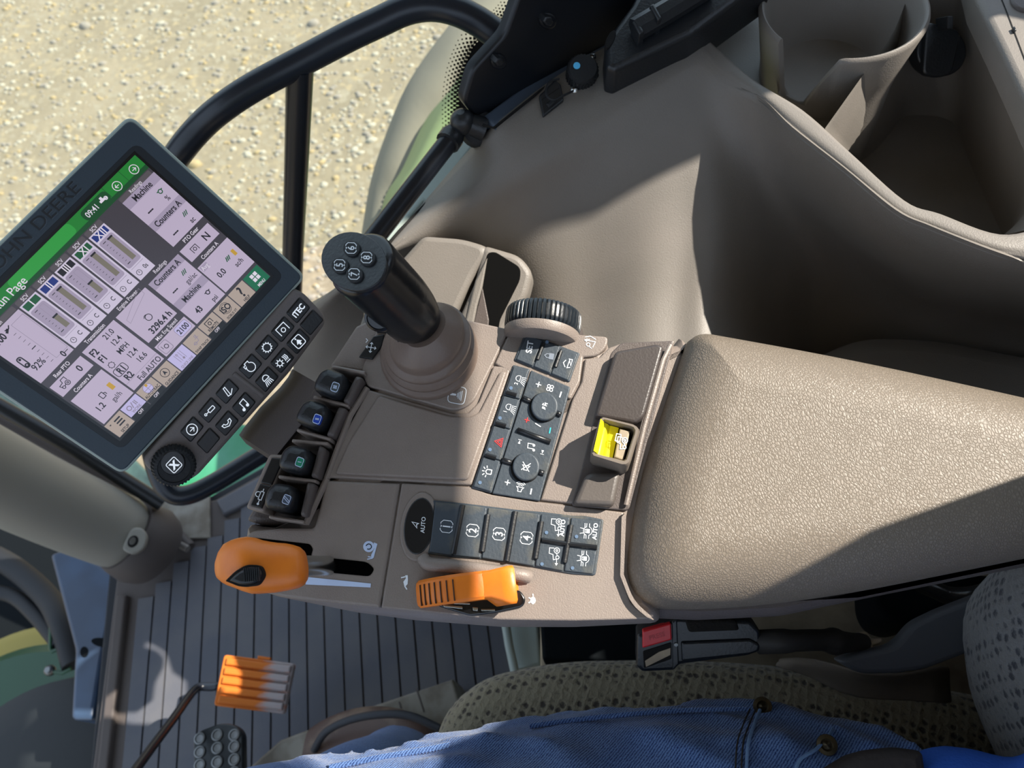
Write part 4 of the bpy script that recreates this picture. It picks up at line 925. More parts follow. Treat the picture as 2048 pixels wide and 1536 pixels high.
B(0,1,0,1,S_bg,0); B(0,1,.905,1,S_hd,1); B(.25,.6,.93,1,E('header light',(44,150,62)),2,.02); B(0,1,.905,.93,S_dg,2)
Tx('Tractor Run Page',.31,.951,.030,S_w,.95,.012,4,'r')
B(.655,.80,.925,.988,S_dg,3,.02); Tx('09:41',.70,.953,.021,S_w,.85); D_([('b',-.9,-.4,.5,.2,.1),('b',-.4,.1,.3,.8,.1),('d',.9,-.2,.5)],.765,.955,.017,.1,S_w); D_([('l',[(.9,.1),(.9,-.15)]),('d',.9,-.4,.08)],.765,.955,.017,.12,S_dg,5)
for s_, a in ((.85,1),(.951,-1)): D_([('c',0,0,1),('l',[(.5*a,0),(-.5*a,0)]),('l',[(-.05*a,.45),(-.5*a,0),(-.05*a,-.45)])], s_,.952,.019,.16,S_w)
for s_ in (.80,.90): B(s_-.001,s_+.001,.905,1,S_dg,3)
TAB = E('tab', (84,78,84))
for s0, s1, t in ((.0,.19,'Hitch'),(.203,.294,'SCV'),(.303,.394,'SCV'),(.403,.494,'SCV'),(.503,.594,'SCV'),(.603,.694,'SCV'),(.808,.99,'Readings')): B(s0,s1,.87,.90,TAB,1,.006); Tx(t,(s0+s1)/2,.885,.014,S_w,.8)
B(.0,.195,.52,.866,S_pan)
D_([('r',-.45,-1.1,.45,1.1,.45),('c',0,.7,.12),('c',0,-.7,.25)],.03,.66,.024,.22); Tx('100',.055,.825,.026,None,.8,.03); Tx('92%',.06,.60,.026,None,.8); Tx('0',.155,.545,.024,None,.8,.03)
O_(.125,.19,.555,.835,S_gl,.0015); D_([('l',[(-1,.4),(.2,.1),(1,.8)]),('f',[(-1.4,-.2),(-.2,.6),(.2,0),(-1,-.8)])],.105,.83,.014,.3)
for i in range(9): D_([('l',[(-1,0),(1,0)])],.105+.0*i,.79-i*.0285,.007 if i != 4 else .011,.22 if i != 4 else .35)
D_([('l',[(-1,0),(1,0)])],.172,.545,.010,.3)
for i, (n_, c, lv) in enumerate((('I',S_gr,.5),('II',S_bl,1),('III',S_tx,.45),('XI',S_gr,1),('XII',S_bl,1))):
    a = .203 + i*.1; b = a + .091
    B(a,b,.52,.868,S_mid); B(a+.008,b-.008,.822,.86,c,2); Tx(n_,(a+b)/2,.841,.026,S_w,.95,.012)
    B(a+.006,b-.008,.605,.812,S_pan2,2,.012); O_(a+.048,b-.020,.63,.80,S_gl,.001); B(a+.048,b-.020,.63,.63+.165*lv,S_olv,3); B(a+.046,b-.018,.625+.165*lv,.635+.165*lv,S_tx,4)
    for k in range(9): D_([('l',[(-1,0),(1,0)])],a+.028,.795-k*.0205,.004 if k not in (0,8) else .008,.4 if k else .35)
    D_([('c',0,0,1),('l',[(0,.6),(0,0),(.4,0)])],a+.024,.556,.0115,.2); Tx('C' if i < 4 else '0s',a+.064,.56,.017,None,.8)
    B(a+.01,b-.01,.594,.596,S_gl,2)
def reading(s0,s1,t0,t1,rows):
    B(s0,s1,t0,t1,S_pan); n_ = len(rows)
    for k, (hd, va, un) in enumerate(rows):
        tt = t1 - (t1-t0)*k/n_; B(s0,s1,tt-.052,tt,S_pan2,2); Tx(hd,(s0+s1)/2,tt-.028,.023,None,.8,.02)
        Tx(va,s0+.055,tt-.125,.024,None,.8,.03); Tx(un,s1-.045,tt-.145,.020,None,.8)
        D_([('l',[(-.8,-.5),(-.2,.6)]),('l',[(-.3,-.5),(.3,.6)]),('l',[(.2,-.5),(.8,.6)])] if 'psi' not in un and '%' not in un else [('c',0,0,.5),('l',[(-.9,.3),(-.4,.3)]),('l',[(.9,.3),(.4,.3)])],s1-.045,tt-.095,.017,.25,S_gr if 'psi' not in un else S_tx)
reading(.808,1.0,.52,.872,(('Machine','---','%'),('Counters A','---','ac')))
reading(.61,.798,.124,.476,(('Counters A','---','gal/ac'),('Machine','43','psi')))
for s0, s1, t1, t in ((.205,.397,.478,'Transmission'),(.41,.592,.478,'Engine Power'),(.61,.798,.478,'Readings'),(.41,.60,.209,'Max Eng Speed'),(.81,.99,.478,'PTO Gear'),(.805,1,.342,'Counters A'),(.006,.19,.472,'Rear PTO'),(.01,.196,.34,'Counters A')): Tx(t,(s0+s1)/2,t1+.021,.0155,S_w,.8)
B(.205,.397,.125,.478,S_pan)
for t, a, b in (('F2',.235,.43),('F1',.235,.375),('R1',.245,.26),('R2',.245,.205)): Tx(t,a,b,.026,None,.8,.03)
for t, a, b in (('21.0',.335,.445),('12.4',.335,.39),('MPH',.325,.335),('12.4',.335,.28),('16.6',.345,.225)): Tx(t,a,b,.022,None,.8)
D_([('c',0,0,1)]+[('l',[(math.cos(k*.785),math.sin(k*.785)),(1.3*math.cos(k*.785),1.3*math.sin(k*.785))]) for k in range(8)],.237,.315,.0125,.2); O_(.213,.275,.235,.285,S_tx,.003,3,.012)
B(.205,.397,.178,.180,S_gl,2); Tx('Full AUTO',.325,.15,.022,None,.8)
B(.41,.592,.25,.478,S_pan); D_([('o',[(-1,-.35),(1,.3),(1,.75),(-1,-.05)])],.50,.43,.07,.02,S_gl); D_([('c',0,0,.8),('l',[(-1,.5),(-.5,.9),(0,.9)])],.50,.35,.018,.18); Tx('3296.4 h',.515,.285,.025,None,.85,.03)
B(.41,.60,.123,.209,S_pan); O_(.418,.468,.132,.20,S_gl,.003,3,.01); Tx('1',.43,.175,.014); D_([('c',0,0,.7)],.448,.165,.013,.25); B(.52,.592,.135,.20,S_lil,2,.012); O_(.52,.592,.135,.20,S_gl,.002,3,.012); Tx('2100',.556,.167,.022,None,.8,.02)
B(.81,.99,.388,.478,S_pan); Tx('N',.94,.433,.028,None,.9,.02); D_([('l',[(-1,-.9),(-1,.8),(1,.8),(1,-.9)]),('c',0,-.1,.45)],.865,.43,.016,.2)
B(.805,1,.128,.342,S_pan); B(.812,.852,.30,.335,S_pan2,2); Tx('Avg',.832,.318,.018,S_w,.8); Tx('0.0',.86,.225,.024,None,.85,.02); Tx('ac/h',.95,.195,.020,None,.8); D_([('l',[(-.8,-.5),(-.2,.6)]),('l',[(-.3,-.5),(.3,.6)]),('l',[(.2,-.5),(.8,.6)])],.93,.255,.017,.3,S_gr); B(.962,.978,.235,.275,S_yl,2)
B(.006,.19,.385,.472,S_pan); Tx('0',.145,.43,.026,None,.9,.02); D_(TRAC,.055,.43,.024,.13)
B(.01,.196,.118,.34,S_pan); Tx('1.2',.065,.20,.024,None,.85,.02); Tx('gal/h',.14,.175,.020,None,.8); D_([('r',-1,-.7,.1,.8,.1),('l',[(.1,.3),(.6,.1),(.6,-.5)])],.115,.235,.017,.2); B(.152,.172,.215,.26,S_yl,2)
for k, (t, c, off) in enumerate((('SETUP',S_tan,0),('WORK',S_lil,1),('AUTOTRAC',S_tan,1),('GUIDANCE',S_tan,0),('QUICK LINE',S_lil,0),('SWAP TRACK',S_tan,0),('REMOTE',S_tan,1),('ISOBUS VT',S_tan,0),('HELP',S_tan,0),('MENU',S_gr2,0))):
    a = k*.1 + .002; b = a + .095; lo = .03 if off else 0
    if off: B(a,b,0,.03,E('black strip',(10,10,12)),1); Tx('OFF',(a+b)/2,.014,.012,S_w,.8)
    B(a,b,lo,.108,c,2); Tx(t,(a+b)/2,lo+.014,.0125 if len(t) < 9 else .0105,S_w if t == 'MENU' else (S_gl if t in ('WORK','QUICK LINE') else S_tx),.75,.02); m_ = (a+b)/2; q = .066 + lo*.3
    if t == 'SETUP': D_([('l',[(-.7,.7),(1,.7)]),('l',[(-.7,0),(1,0)]),('l',[(-.7,-.7),(1,-.7)])],m_+.008,q,.020,.34); D_([('l',[(-.3,.8),(0,.5),(.3,.8)])]*1,m_-.028,q+.01,.012,.3)
    if t == 'WORK': D_([('c',-.9,0,.45),('l',[(-.3,-.6),(.2,.6)]),('l',[(.6,-.5),(.6,.5)]),('l',[(.95,-.5),(.95,.5)])],m_,q,.022,.2,S_gl)
    if t == 'AUTOTRAC': D_([('d',0,0,1)],m_,q,.022,.1,S_lil,3); D_([('c',0,0,1),('l',[(0,-1),(0,1)]),('l',[(-1,0),(1,0)])],m_,q,.022,.1,S_gl); D_([('d',.2,.7,.3)],m_,q,.022,.1,S_yl,5)
    if t == 'GUIDANCE': D_([('c',0,0,1),('f',[(0,.7),(.5,-.5),(0,-.2),(-.5,-.5)])],m_,q,.020,.14)
    if t == 'QUICK LINE': D_([('l',[(x,-1),(x,1)]) for x in (-.8,-.3,.3,.8)]+[('d',.3,-.7,.25),('c',-.3,.7,.2)],m_,q,.022,.09,S_gl)
    if t == 'SWAP TRACK': D_([('c',-.5,-.5,.3),('l',[(-1,-.5),(.4,-.5),(.8,.9)]),('l',[(0,.2),(1,.2)]),('c',.5,.6,.2)],m_,q,.022,.12,S_gl)
    if t == 'REMOTE': D_([('l',[(-1,-.9),(-1,.8),(1,.8),(1,-.4)]),('c',0,-.1,.4),('d',1,-.9,.15)],m_,q,.018,.2)
    if t == 'ISOBUS VT': Tx('ISO',m_,q,.024,None,.9,.03); D_([('a',0,0,1,30,150),('a',0,0,1,210,330),('a',0,0,.75,30,150),('a',0,0,.75,210,330)],m_,q,.026,.08)
    if t == 'HELP': Tx('?',m_+.004,q,.045,None,.9,.02)
    if t == 'MENU': D_([('b',-1,.1,-.1,1),('b',.1,.1,1,1),('b',-1,-1,-.1,-.1),('b',.1,-1,1,-.1)],m_,q,.019,.1,S_w)
mb.build('screen', dis, 'lit screen with a green header and lilac tiles')
# ------------------------------------------------------------------ keypad bar under the display
M_bar = mat('brown keypad bar', (108,101,99), .5, .4, .2, 900)
DPx = Pl(DP.p, DP.n)
bar = thing('display_keypad', DPx.at(470,800,-.02), 'brown bar of black backlit keys and a round dial under the display', 'keypad')
mb = MB(); mb.slab(rp([(588,577,6),(608,586,12),(650,630,12),(652,648,10),(578,748),(478,860),(398,950),(362,973,22),(296,940,14),(284,920,10),(310,890),(440,745)], 8), DPx, .002, -.018, .003, M_bar)
mb.tube([DPx.at(467,747,.0022), DPx.at(526,792,.0022)], .0016, M_bar, 8); mb.build('housing', bar)
GEAR = [('c',0,0,.75)] + [('l',[(.75*math.cos(k*.524),.75*math.sin(k*.524)),(1.0*math.cos(k*.524),1.0*math.sin(k*.524))]) for k in range(12)]
keys = [(597,621,[('t','iTEC',0,0,.95,.9,.03)],'key marked iTEC'),(624,645,[],'blank key'),(566,659,[('l',[(-1,-.7),(-1,.9),(1,.9),(1,-.7)]),('c',0,-.1,.4)],'key with bracket and cog symbol'),(597,683,[('r',-1,-1,1,1,.4),('f',[(-.6,-.3),(0,.5),(.6,-.3),(.2,-.3),(.2,-.7),(-.2,-.7),(-.2,-.3)]),('d',-.1,.7,.15)],'key with figure and arrow symbol'),
 (534,695,GEAR,'key with cog symbol'),(565,721,[('c',-.7,0,.45)]+[('l',[(-.7+.45*math.cos(k*.785),.45*math.sin(k*.785)),(-.7+.8*math.cos(k*.785),.8*math.sin(k*.785))]) for k in range(8)]+[('l',[(x,-.5),(x+.15,0),(x,.6)]) for x in (.4,.7,1.0)]+[('l',[(.3,-.8),(1.2,-.8)])],'key with sun and heat symbol'),
 (501,733,[('a',0,-.1,.85,-230,70),('l',[(.3,.7),(.3,1.1),(-.5,1.1),(-.5,.8),(-.95,.8),(-.95,.3),(-.7,.35)])],'key with engine symbol'),(534,759,[('a',0,.3,.6,0,180),('l',[(-.6,.3),(-.6,.1),(.6,.1),(.6,.3)])]+[('l',[(x*.5,-.1),(x*.8-.1,-1)]) for x in (-1,-.5,0,.5,1)],'key with lamp symbol'),
 (455,783,[('o',[(-.5,-.7),(-.2,.9),(.2,.9),(0,-.8)]),('l',[(0,-.9),(1,-.2)])],'key with lever symbol'),(488,810,NOTE,'key with music note symbol'),(420,821,[('r',-.3,-.3,1,.3,.1),('l',[(-.3,0),(-.9,0)]),('c',-1.1,0,.2)],'key with cylinder symbol'),(454,847,[('o',[(-1,.3),(-.9,-.2),(0,-.6),(.9,-.2),(1,.3),(.5,.3),(.4,0),(0,-.15),(-.4,0),(-.5,.3)])],'key with telephone symbol'),
 (384,859,[('c',0,0,1),('l',[(-.5,0),(.5,0)]),('l',[(0,.5),(.5,0),(0,-.5)])],'key with circled arrow symbol'),(417,882,[],'blank key')]
for x, y, sh, lb in keys:
    mb = MB(); mb.slab(box4(x, y, 42, 31, 50, 4, 3, -4), DPx, .0034, .001, .0009, M_key)
    if sh: mb.draw(sh, pxm(x, y, 11 if 'iTEC' not in lb else 12, {'key marked iTEC':51}.get(lb, 46), DPx, .0038), .15, M_back)
    mb.build('key', bar, lb)
c = DPx.at(347,928,.002); k_ = (DPx.at(347,928)-CAM).length/1540
dl = MB(); R = []; n_ = 144
for i in range(n_):
    a = 2*math.pi*i/n_; rr = 36*k_ + (.0007 if (i//2) % 2 else 0); q = DPx.u*math.cos(a) + DPx.v*math.sin(a)
    R.append([c + q*rr, c + q*rr + DPx.n*.006, c + q*(rr-.0012) + DPx.n*.009, c + q*28*k_ + DPx.n*.0098, c + q*27*k_ + DPx.n*.0088, c + q*.0001 + DPx.n*.0088])
dl.loft(R + [R[0]], M_rub, False); dl.build('dial_ring', bar, sharp=30)
mb = MB(); mb.slab(ell(346,926,25,25), DPx, .0120, .009, .0008, M_key); mb.draw([('r',-1,-1,1,1,.3),('t','X',0,0,1.1,1,.06)], pxm(348,930,12,46,DPx,.0123), .14, M_back); mb.build('dial_cap', bar, 'round cap marked X')
# bracket that carries the display
mb = MB(); 
q = [DPx.at(545,735,-.012), DPx.at(600,745,-.014), DPx.at(470,880,-.014), DPx.at(440,850,-.012)]
f1 = [DPx.at(*p, -.016) for p in ((585,738),(578,752),(560,775),(520,815),(488,855),(478,870))]
f2 = [K.at(*p, -.010) for p in ((650,775),(645,790),(625,820),(590,865),(557,906),(548,916))]
mid_ = [a.lerp(b, .5) for a, b in zip(f1, f2)]
up_ = Vector((0,0,.001))
loop = lambda r: r + [p + Vector((-.004,.004,-.022)) for p in r[::-1]]
mb.loft([loop(f1), loop(mid_), loop(f2)], mat('dark brown bracket plastic', (84,77,75), .5, .4, .2, 900))
o = mb.build('display_bracket', sharp=50); tag(o, 'dark brown bracket arm joining the display to the console', 'bracket')
def RD(px, py, d): return CAM + ray(px, py)*d
# ------------------------------------------------------------------ grab rail
M_rail = mat('satin black tube', (20,27,38), .33, .5)
rail = thing('grab_rail', RD(1040,92,.76), 'black tubular grab rail curving from the pillar behind the display', 'grab rail')
pth = cr([RD(*p) for p in ((1075,100,.775),(1045,88,.755),(1000,72,.75),(958,44,.75),(911,21,.75),(862,12,.755),(812,20,.76),(759,44,.765),(700,72,.77),(622,113,.78),(513,171,.79),(450,212,.80),(405,250,.815),(362,300,.83),(325,360,.86),(290,450,.90),(270,600,.98),(275,760,1.03),(300,880,1.06),(318,950,1.075),(340,985,1.08),(375,990,1.08),(430,965,1.08),(520,910,1.08),(640,838,1.08))], 4, False)
mb = MB(); mb.tube(pth, .0128, M_rail, 24); mb.build('rail_tube', rail)
mb = MB(); mb.tube([RD(600,130,.783), RD(594,300,.86), RD(586,500,.98), RD(580,720,1.07)], .0125, M_rail, 20); mb.build('cross_bar', rail)
# ------------------------------------------------------------------ front corner post cover
M_pil = mat('warm grey post cover', (140,138,130), .5, .4, .15, 500)
pc = thing('corner_post', W(300,1110,.0), 'thick warm grey post cover rising to the left from the floor', 'corner post')
ends = [(-160,880,1.20),(-60,925,1.26),(60,985,1.32),(160,1030,1.37),(225,1058,1.40),(255,1070,1.41),(272,1077,1.415)]
mb = MB(); P = [RD(*p) for p in ends]; mb.tube([Vector(p) for p in cr(P, 3, False)], [.060]*10+[.0595,.059,.0585,.058,.056,.053,.049,.040,.026], M_pil, 40, flat=1); mb.build('cover', pc, sharp=70)
mb = MB(); a_ = RD(272,1079,1.415); b_ = RD(305,1098,1.43); mb.tube([RD(250,1068,1.41), RD(262,1074,1.415), RD(290,1090,1.425), RD(306,1099,1.435)], [.060,.063,.066,.060], mat('dark taupe boot', (78,72,70), .6, .35), 40); mb.build('foot_boot', pc, sharp=60)
BP = Pl(RD(262,1082,1.335), ray(262,1082)*-1 + Vector((0,0,.2)))
mb = MB(); mb.slab(rp([(243,1098,8),(262,1056,8),(284,1054,14),(296,1072,14),(288,1100,14),(262,1110,14)], 8), BP, .004, -.03, .003, M_pil); mb.slab(ell(266,1083,13,10,55), BP, .0044, .003, .0004, M_gap); mb.slab(ell(265,1082,8,6,55), BP, .0048, .003, .0004, M_steel); mb.build('screw_boss', pc)
mb = MB(); mb.tube([W(330,1043,.02), W(380,1095,.02)], .010, M_mat2, 12); mb.tube([W(340,1078,.03), W(376,1098,.03)], .006, M_trim, 10); mb.build('foot_clip', pc)
for pts_, r_, m_, nm, lb in (((( -60,808),(120,905),(300,1010)), .012, M_mat2, 'window_seal', 'olive grey window seal strip running above the grey corner post'), (((-60,780),(150,898),(325,1008)), .012, M_blk, 'window_gasket', 'black window gasket between display and grey corner post')):
    mb = MB(); mb.tube([RD(x, y, 1.45 if nm == 'window_seal' else 1.38) for x, y in pts_], r_, m_, 12); tag(mb.build(nm), lb, 'window seal')
mb = MB(); mb.slab(rp([(-120,700),(60,800),(250,900),(335,985),(345,1008),(325,1030),(150,960),(-120,830)], 10), Hz(-.10), 0, -.02, .004, mat('dark green grey glass edge', (28,40,40), .3, .5, c2=(60,84,78), ns=14)); tag(mb.build('windshield_corner'), 'dark greenish corner of the windshield behind the round dial', 'window')
# cream slab paints a patch of sunlit floor behind pillar foot
mb = MB(); mb.slab([(300,1010),(345,1000),(418,960),(420,1075),(340,1078)], Hz(.006), 0, -.004, .002, M_cream); tag(mb.build('sunlit_floor_patch'), 'cream floor corner piece between the grey post foot and the mat', 'floor plate')

# ------------------------------------------------------------------ pedals
PZ = Pl(W(510,1370,.13), (.15,-.1,1))
ped = thing('accelerator_pedal', W(510,1370,0), 'orange ribbed pedal plate worn pale on its right side', 'pedal')
M_op = mat('orange pedal rubber', (205,112,38), .55, .35)
def worn():
    m = mat('worn orange', (205,112,38), .6, .3); nt = m.node_tree; b = nt.nodes['Principled BSDF']; N = nt.nodes.new; L = nt.links.new
    tc = N('ShaderNodeTexCoord'); mp = N('ShaderNodeMapping'); mp.inputs['Scale'].default_value = (14,60,14); L(tc.outputs['Object'], mp.inputs[0])
    n = N('ShaderNodeTexNoise'); n.inputs['Scale'].default_value = 1.6; n.inputs['Detail'].default_value = 4; L(mp.outputs[0], n.inputs['Vector'])
    g = N('ShaderNodeSeparateXYZ'); L(tc.outputs['Object'], g.inputs[0]); mr = N('ShaderNodeMapRange'); mr.inputs[1].default_value = -.015; mr.inputs[2].default_value = .03; L(g.outputs[0], mr.inputs[0])
    mu = N('ShaderNodeMath'); mu.operation = 'MULTIPLY'; L(n.outputs['Fac'], mu.inputs[0]); L(mr.outputs[0], mu.inputs[1])
    r = N('ShaderNodeValToRGB'); e = r.color_ramp.elements; e[0].position = .28; e[0].color = lin((205,112,38)); e[1].position = .5; e[1].color = lin((170,160,160)); L(mu.outputs[0], r.inputs[0]); L(r.outputs[0], b.inputs['Base Color']); return m
M_worn = worn()
Pq = [(448,1309),(589,1327),(568,1428),(427,1411)]
mb = MB(); mb.slab(rp(Pq, 6), PZ, 0, -.012, .002, M_worn)
mb.slab(box4(528,1316,26,6,-8), PZ, -.001, -.008, .001, M_op)
def LQ(u, v): a = lerp2(Pq[0],Pq[1],u); b = lerp2(Pq[3],Pq[2],u); return lerp2(a,b,v)
mb.build('pedal_pad', ped)
for i in range(5):
    mb = MB(); v0 = .05 + i*.185; mb.slab(rp([LQ(.04,v0),LQ(.96,v0),LQ(.96,v0+.145),LQ(.04,v0+.145)], 2), PZ, .005, -.001, .0025, M_worn); mb.build('rib', ped)
mb = MB(); mb.tube(cr([PZ.at(450,1368,-.015), PZ.at(425,1374,-.015), PZ.at(400,1374,-.012), W(382,1388,.15), W(345,1440,.20), W(300,1500,.26), W(235,1590,.34)], 4, False), .0058, M_rail, 12); mb.build('pedal_arm', ped)
t = thing('brake_pedal', W(440,1500,.0), 'black pedal plate with rows of round studs at the bottom edge', 'pedal')
BZ = Hz(.16)
mb = MB(); mb.slab(rp([(386,1478,10),(398,1462,14),(440,1446,16),(468,1448,14),(486,1464,10),(488,1660),(390,1660)], 8), BZ, 0, -.012, .0025, mat('worn black steel', (40,44,46), .28, .5, .4, 60, metal=.4)); mb.tube([W(440,1560,.14), W(430,1620,.3)], .01, M_blk, 10); mb.build('plate', t)
for x, y in ((400,1477),(435,1470),(469,1470),(469,1493),(435,1496),(400,1504),(469,1519),(400,1530),(435,1524),(469,1545)):
    mb = MB(); mb.lathe(BZ.at(x,y,0), (0,0,1), [(.0078,-.001),(.0074,.0022),(.0058,.0024),(.0048,.0010),(0,.0008)], M_steel, 20); mb.build('stud', t)

# ------------------------------------------------------------------ seat
def seatmat(nm, c1, c2):
    m = bpy.data.materials.new(nm); m.use_nodes = True; nt = m.node_tree; b = nt.nodes['Principled BSDF']; N = nt.nodes.new; L = nt.links.new
    tc = N('ShaderNodeTexCoord'); mp = N('ShaderNodeMapping'); mp.inputs['Rotation'].default_value = (0,0,.6); mp.inputs['Scale'].default_value = (142,128,128); L(tc.outputs['Object'], mp.inputs[0])
    n0 = N('ShaderNodeTexNoise'); n0.inputs['Scale'].default_value = 1.4; L(mp.outputs[0], n0.inputs['Vector'])
    ad = N('ShaderNodeVectorMath'); ad.operation = 'MULTIPLY_ADD'; ad.inputs[1].default_value = (.5,)*3; L(n0.outputs['Color'], ad.inputs[0]); L(mp.outputs[0], ad.inputs[2])
    v = N('ShaderNodeTexVoronoi'); v.inputs['Scale'].default_value = 1; v.inputs['Randomness'].default_value = .35; L(ad.outputs[0], v.inputs['Vector'])
    w_ = N('ShaderNodeTexNoise'); w_.inputs['Scale'].default_value = 700; L(tc.outputs['Object'], w_.inputs['Vector'])
    s_ = N('ShaderNodeMath'); s_.operation = 'MULTIPLY_ADD'; s_.inputs[1].default_value = .35; L(w_.outputs['Fac'], s_.inputs[0]); L(v.outputs['Distance'], s_.inputs[2])
    r = N('ShaderNodeValToRGB'); e = r.color_ramp.elements; e[0].position = .44; e[0].color = lin(c2); e[1].position = .60; e[1].color = lin(c1); L(s_.outputs[0], r.inputs[0]); L(r.outputs[0], b.inputs['Base Color'])
    bp = N('ShaderNodeBump'); bp.inputs['Strength'].default_value = .8; bp.inputs['Distance'].default_value = .002; L(s_.outputs[0], bp.inputs['Height']); L(bp.outputs[0], b.inputs['Normal'])
    b.inputs['Roughness'].default_value = .95; b.inputs['Specular IOR Level'].default_value = .1; b.inputs['Sheen Weight'].default_value = .3; return m
M_seat = seatmat('beige woven seat cloth', (138,130,110), (72,66,60))
M_seat2 = seatmat('grey woven backrest cloth', (124,126,128), (66,70,78))
seat = thing('driver_seat', W(1500,1600,.30), 'beige woven cloth seat cushion with grey bolster beside the jeans leg', 'seat')
mb = MB(); mb.prof3([(868,1560,60),(872,1470,60),(905,1405,60),(975,1352,80),(1120,1322,120),(1400,1318,200),(1700,1345,200),(2000,1400,100),(2300,1450,50),(2300,2300,50),(1000,2300,100),(860,1800,100)], Hz(.49), [(.02,-.12),(.004,-.09),(0,-.06),(.002,-.03),(.010,-.010),(.022,-.001),(.04,.003),(.055,.004)], M_seat, at=-.04, seg=6)
mb.build('cushion', seat, sharp=85)
mb = MB(); cy = W(2065,1320,.62); R = []
for i in range(13):
    k = i/12; z = .53 + .66*k; c = cy + Vector((.015 + .10*k, -.0, 0)); c.z = z; ry = .115*(1 - .35*max(0, 1-k*6)**2); rx = .085*(1 - .45*max(0, 1-k*6)**2) * (1 if k < .9 else 1-.5*((k-.9)*10)**2); ry *= (1 if k < .9 else 1-.5*((k-.9)*10)**2)
    R.append([c + Vector((.02 + rx*math.copysign(abs(math.cos(a))**.8, math.cos(a)), -.035 + ry*math.copysign(abs(math.sin(a))**.8, math.sin(a)), 0)) for a in [2*math.pi*j/36 for j in range(36)]])
mb.loft(R, M_seat2); mb.build('side_bolster', seat, 'grey woven side bolster', sharp=85)
mb = MB(); R = []
for i in range(9):
    k = i/8; z = .50 + .765*k; q = (1 - .4*abs(2*k-1)**6); c = Vector((.43 + .08*k, -.107, z))
    R.append([c + Vector((.05*q*math.copysign(abs(math.cos(a))**.6, math.cos(a)), .265*q*math.copysign(abs(math.sin(a))**.5, math.sin(a)), 0)) for a in [2*math.pi*j/40 for j in range(40)]])
mb.loft(R, M_seat2); mb.build('backrest', seat, sharp=85)
# area under the armrest
mb = MB(); mb.slab([(1080,1230),(1120,1225),(2200,1000),(2300,1400),(1300,1400),(1080,1345)], Hz(.36), 0, -.25, .005, mat('dusty beige floor cover', (165,152,130), .85, .2, .4, 220, c2=(96,86,72), ns=9)); tag(mb.build('seat_pedestal_cover'), 'dusty beige cover under the armrest behind the seat cushion', 'cover')
mb = MB(); mb.slab(rp([(1080,1245),(1300,1232),(1300,1330),(1085,1320)], 6), Hz(.40), .01, -.036, .004, M_dark); tag(mb.build('armrest_bracket'), 'black bracket below the console beside the seat belt buckle', 'bracket')
mb = MB(); R = rp([(1742,1140),(1746,1205,20),(1765,1238,22),(1810,1252,20),(1850,1236,14),(1990,1150)], 12); mb.slab(R, Hz(.46), 0, -.06, .006, M_dark); tag(mb.build('recliner_cover'), 'dark rounded cover below the armrest, between it and the belt bracket', 'cover')
mb = MB(); mb.tube(cr([W(1800,1150,.50), W(1870,1180,.50), W(1905,1192,.50), W(1960,1188,.51), W(2010,1165,.53), W(2060,1130,.55)], 5, False), .008, mat('scratched black tube', (34,34,34), .25, .6, .5, 120), 14); mb.lathe(W(2035,1140,.56), (.3,0,1), [(.016,-.01),(.016,.006),(.010,.009),(0,.009)], M_chr, 6); tag(mb.build('armrest_tube'), 'scratched black tube with a bright bolt below the armrest at right', 'tube')
# belt anchor blade
BA = Pl(W(1850,1290,.575), (-.05,-.35,1))
ab = thing('belt_anchor', BA.at(1850,1290,-.01), 'long dark plastic belt anchor blade between armrest and seat bolster', 'belt anchor')
mb = MB(); mb.slab(rp([(1672,1322,10),(1700,1312),(1790,1292,20),(1826,1248,16),(1880,1222),(1990,1180),(2060,1150),(2080,1260),(1930,1310),(1852,1340,14),(1800,1348),(1720,1350,20)], 10), BA, 0, -.012, .004, mat('grey black plastic', (84,88,94), .5, .4, .2, 300)); mb.slab(ell(1992,1196,12,7,60), BA, .0006, -.001, .0003, M_gap)
mb.build('blade', ab)
mb = MB(); R = [[W(x, y, z + dz) for x, y, z, dz in row] for row in (
  [(1560,1316,.50,0),(1556,1324,.502,.0),(1550,1334,.499,0)],[(1630,1312,.512,0),(1640,1330,.514,.004),(1620,1350,.499,0)],[(1700,1345,.53,0),(1690,1362,.506,.002),(1680,1390,.50,0)],[(1760,1352,.53,0),(1750,1370,.508,.004),(1745,1400,.50,0)],[(1820,1352,.53,0),(1815,1375,.506,0),(1815,1400,.499,0)],[(1900,1330,.52,0),(1900,1372,.503,0),(1905,1410,.497,0)])]
mb.loft([[Vector(p) for p in cr(r, 3, False)] for r in R], mat('thin dusty veil cloth', (120,112,102), .8, .2, .3, 200), False)
o = mb.build('seat_skirt', sharp=80, mods=[('SUBSURF', dict(levels=1, render_levels=1)), ('SOLIDIFY', dict(thickness=.002))]); tag(o, 'crumpled thin dusty cloth skirt along the seat cushion edge', 'cloth')
# buckle
KB = Pl(W(1390,1290,.60), (-.1,-.5,.9))
bk = thing('seat_belt_buckle', KB.at(1390,1290,-.02), 'black seat belt buckle with a red release button under the armrest corner', 'buckle')
mb = MB(); mb.slab(rp([(1354,1236,6),(1500,1241,8),(1522,1262,10),(1524,1298,10),(1500,1312,8),(1360,1330,6),(1348,1342,4),(1285,1345,6),(1273,1334,5),(1274,1270,5),(1290,1262,4)], 5), KB, 0, -.024, .003, M_blk)
mb.slab(rp([(1362,1284),(1500,1278),(1522,1290),(1518,1304),(1500,1310),(1364,1324)], 4), KB, .002, -.002, .002, M_blk)
mb.slab(rp([(1370,1240),(1472,1240),(1480,1262),(1378,1266)], 6), KB, .0025, -.002, .0022, mat('black hook fleece', (34,32,30), .95, .1, .9, 500)); mb.build('body', bk)
FB = Pl(KB.at(1315,1295,.0), (-.55,-.35,.75))
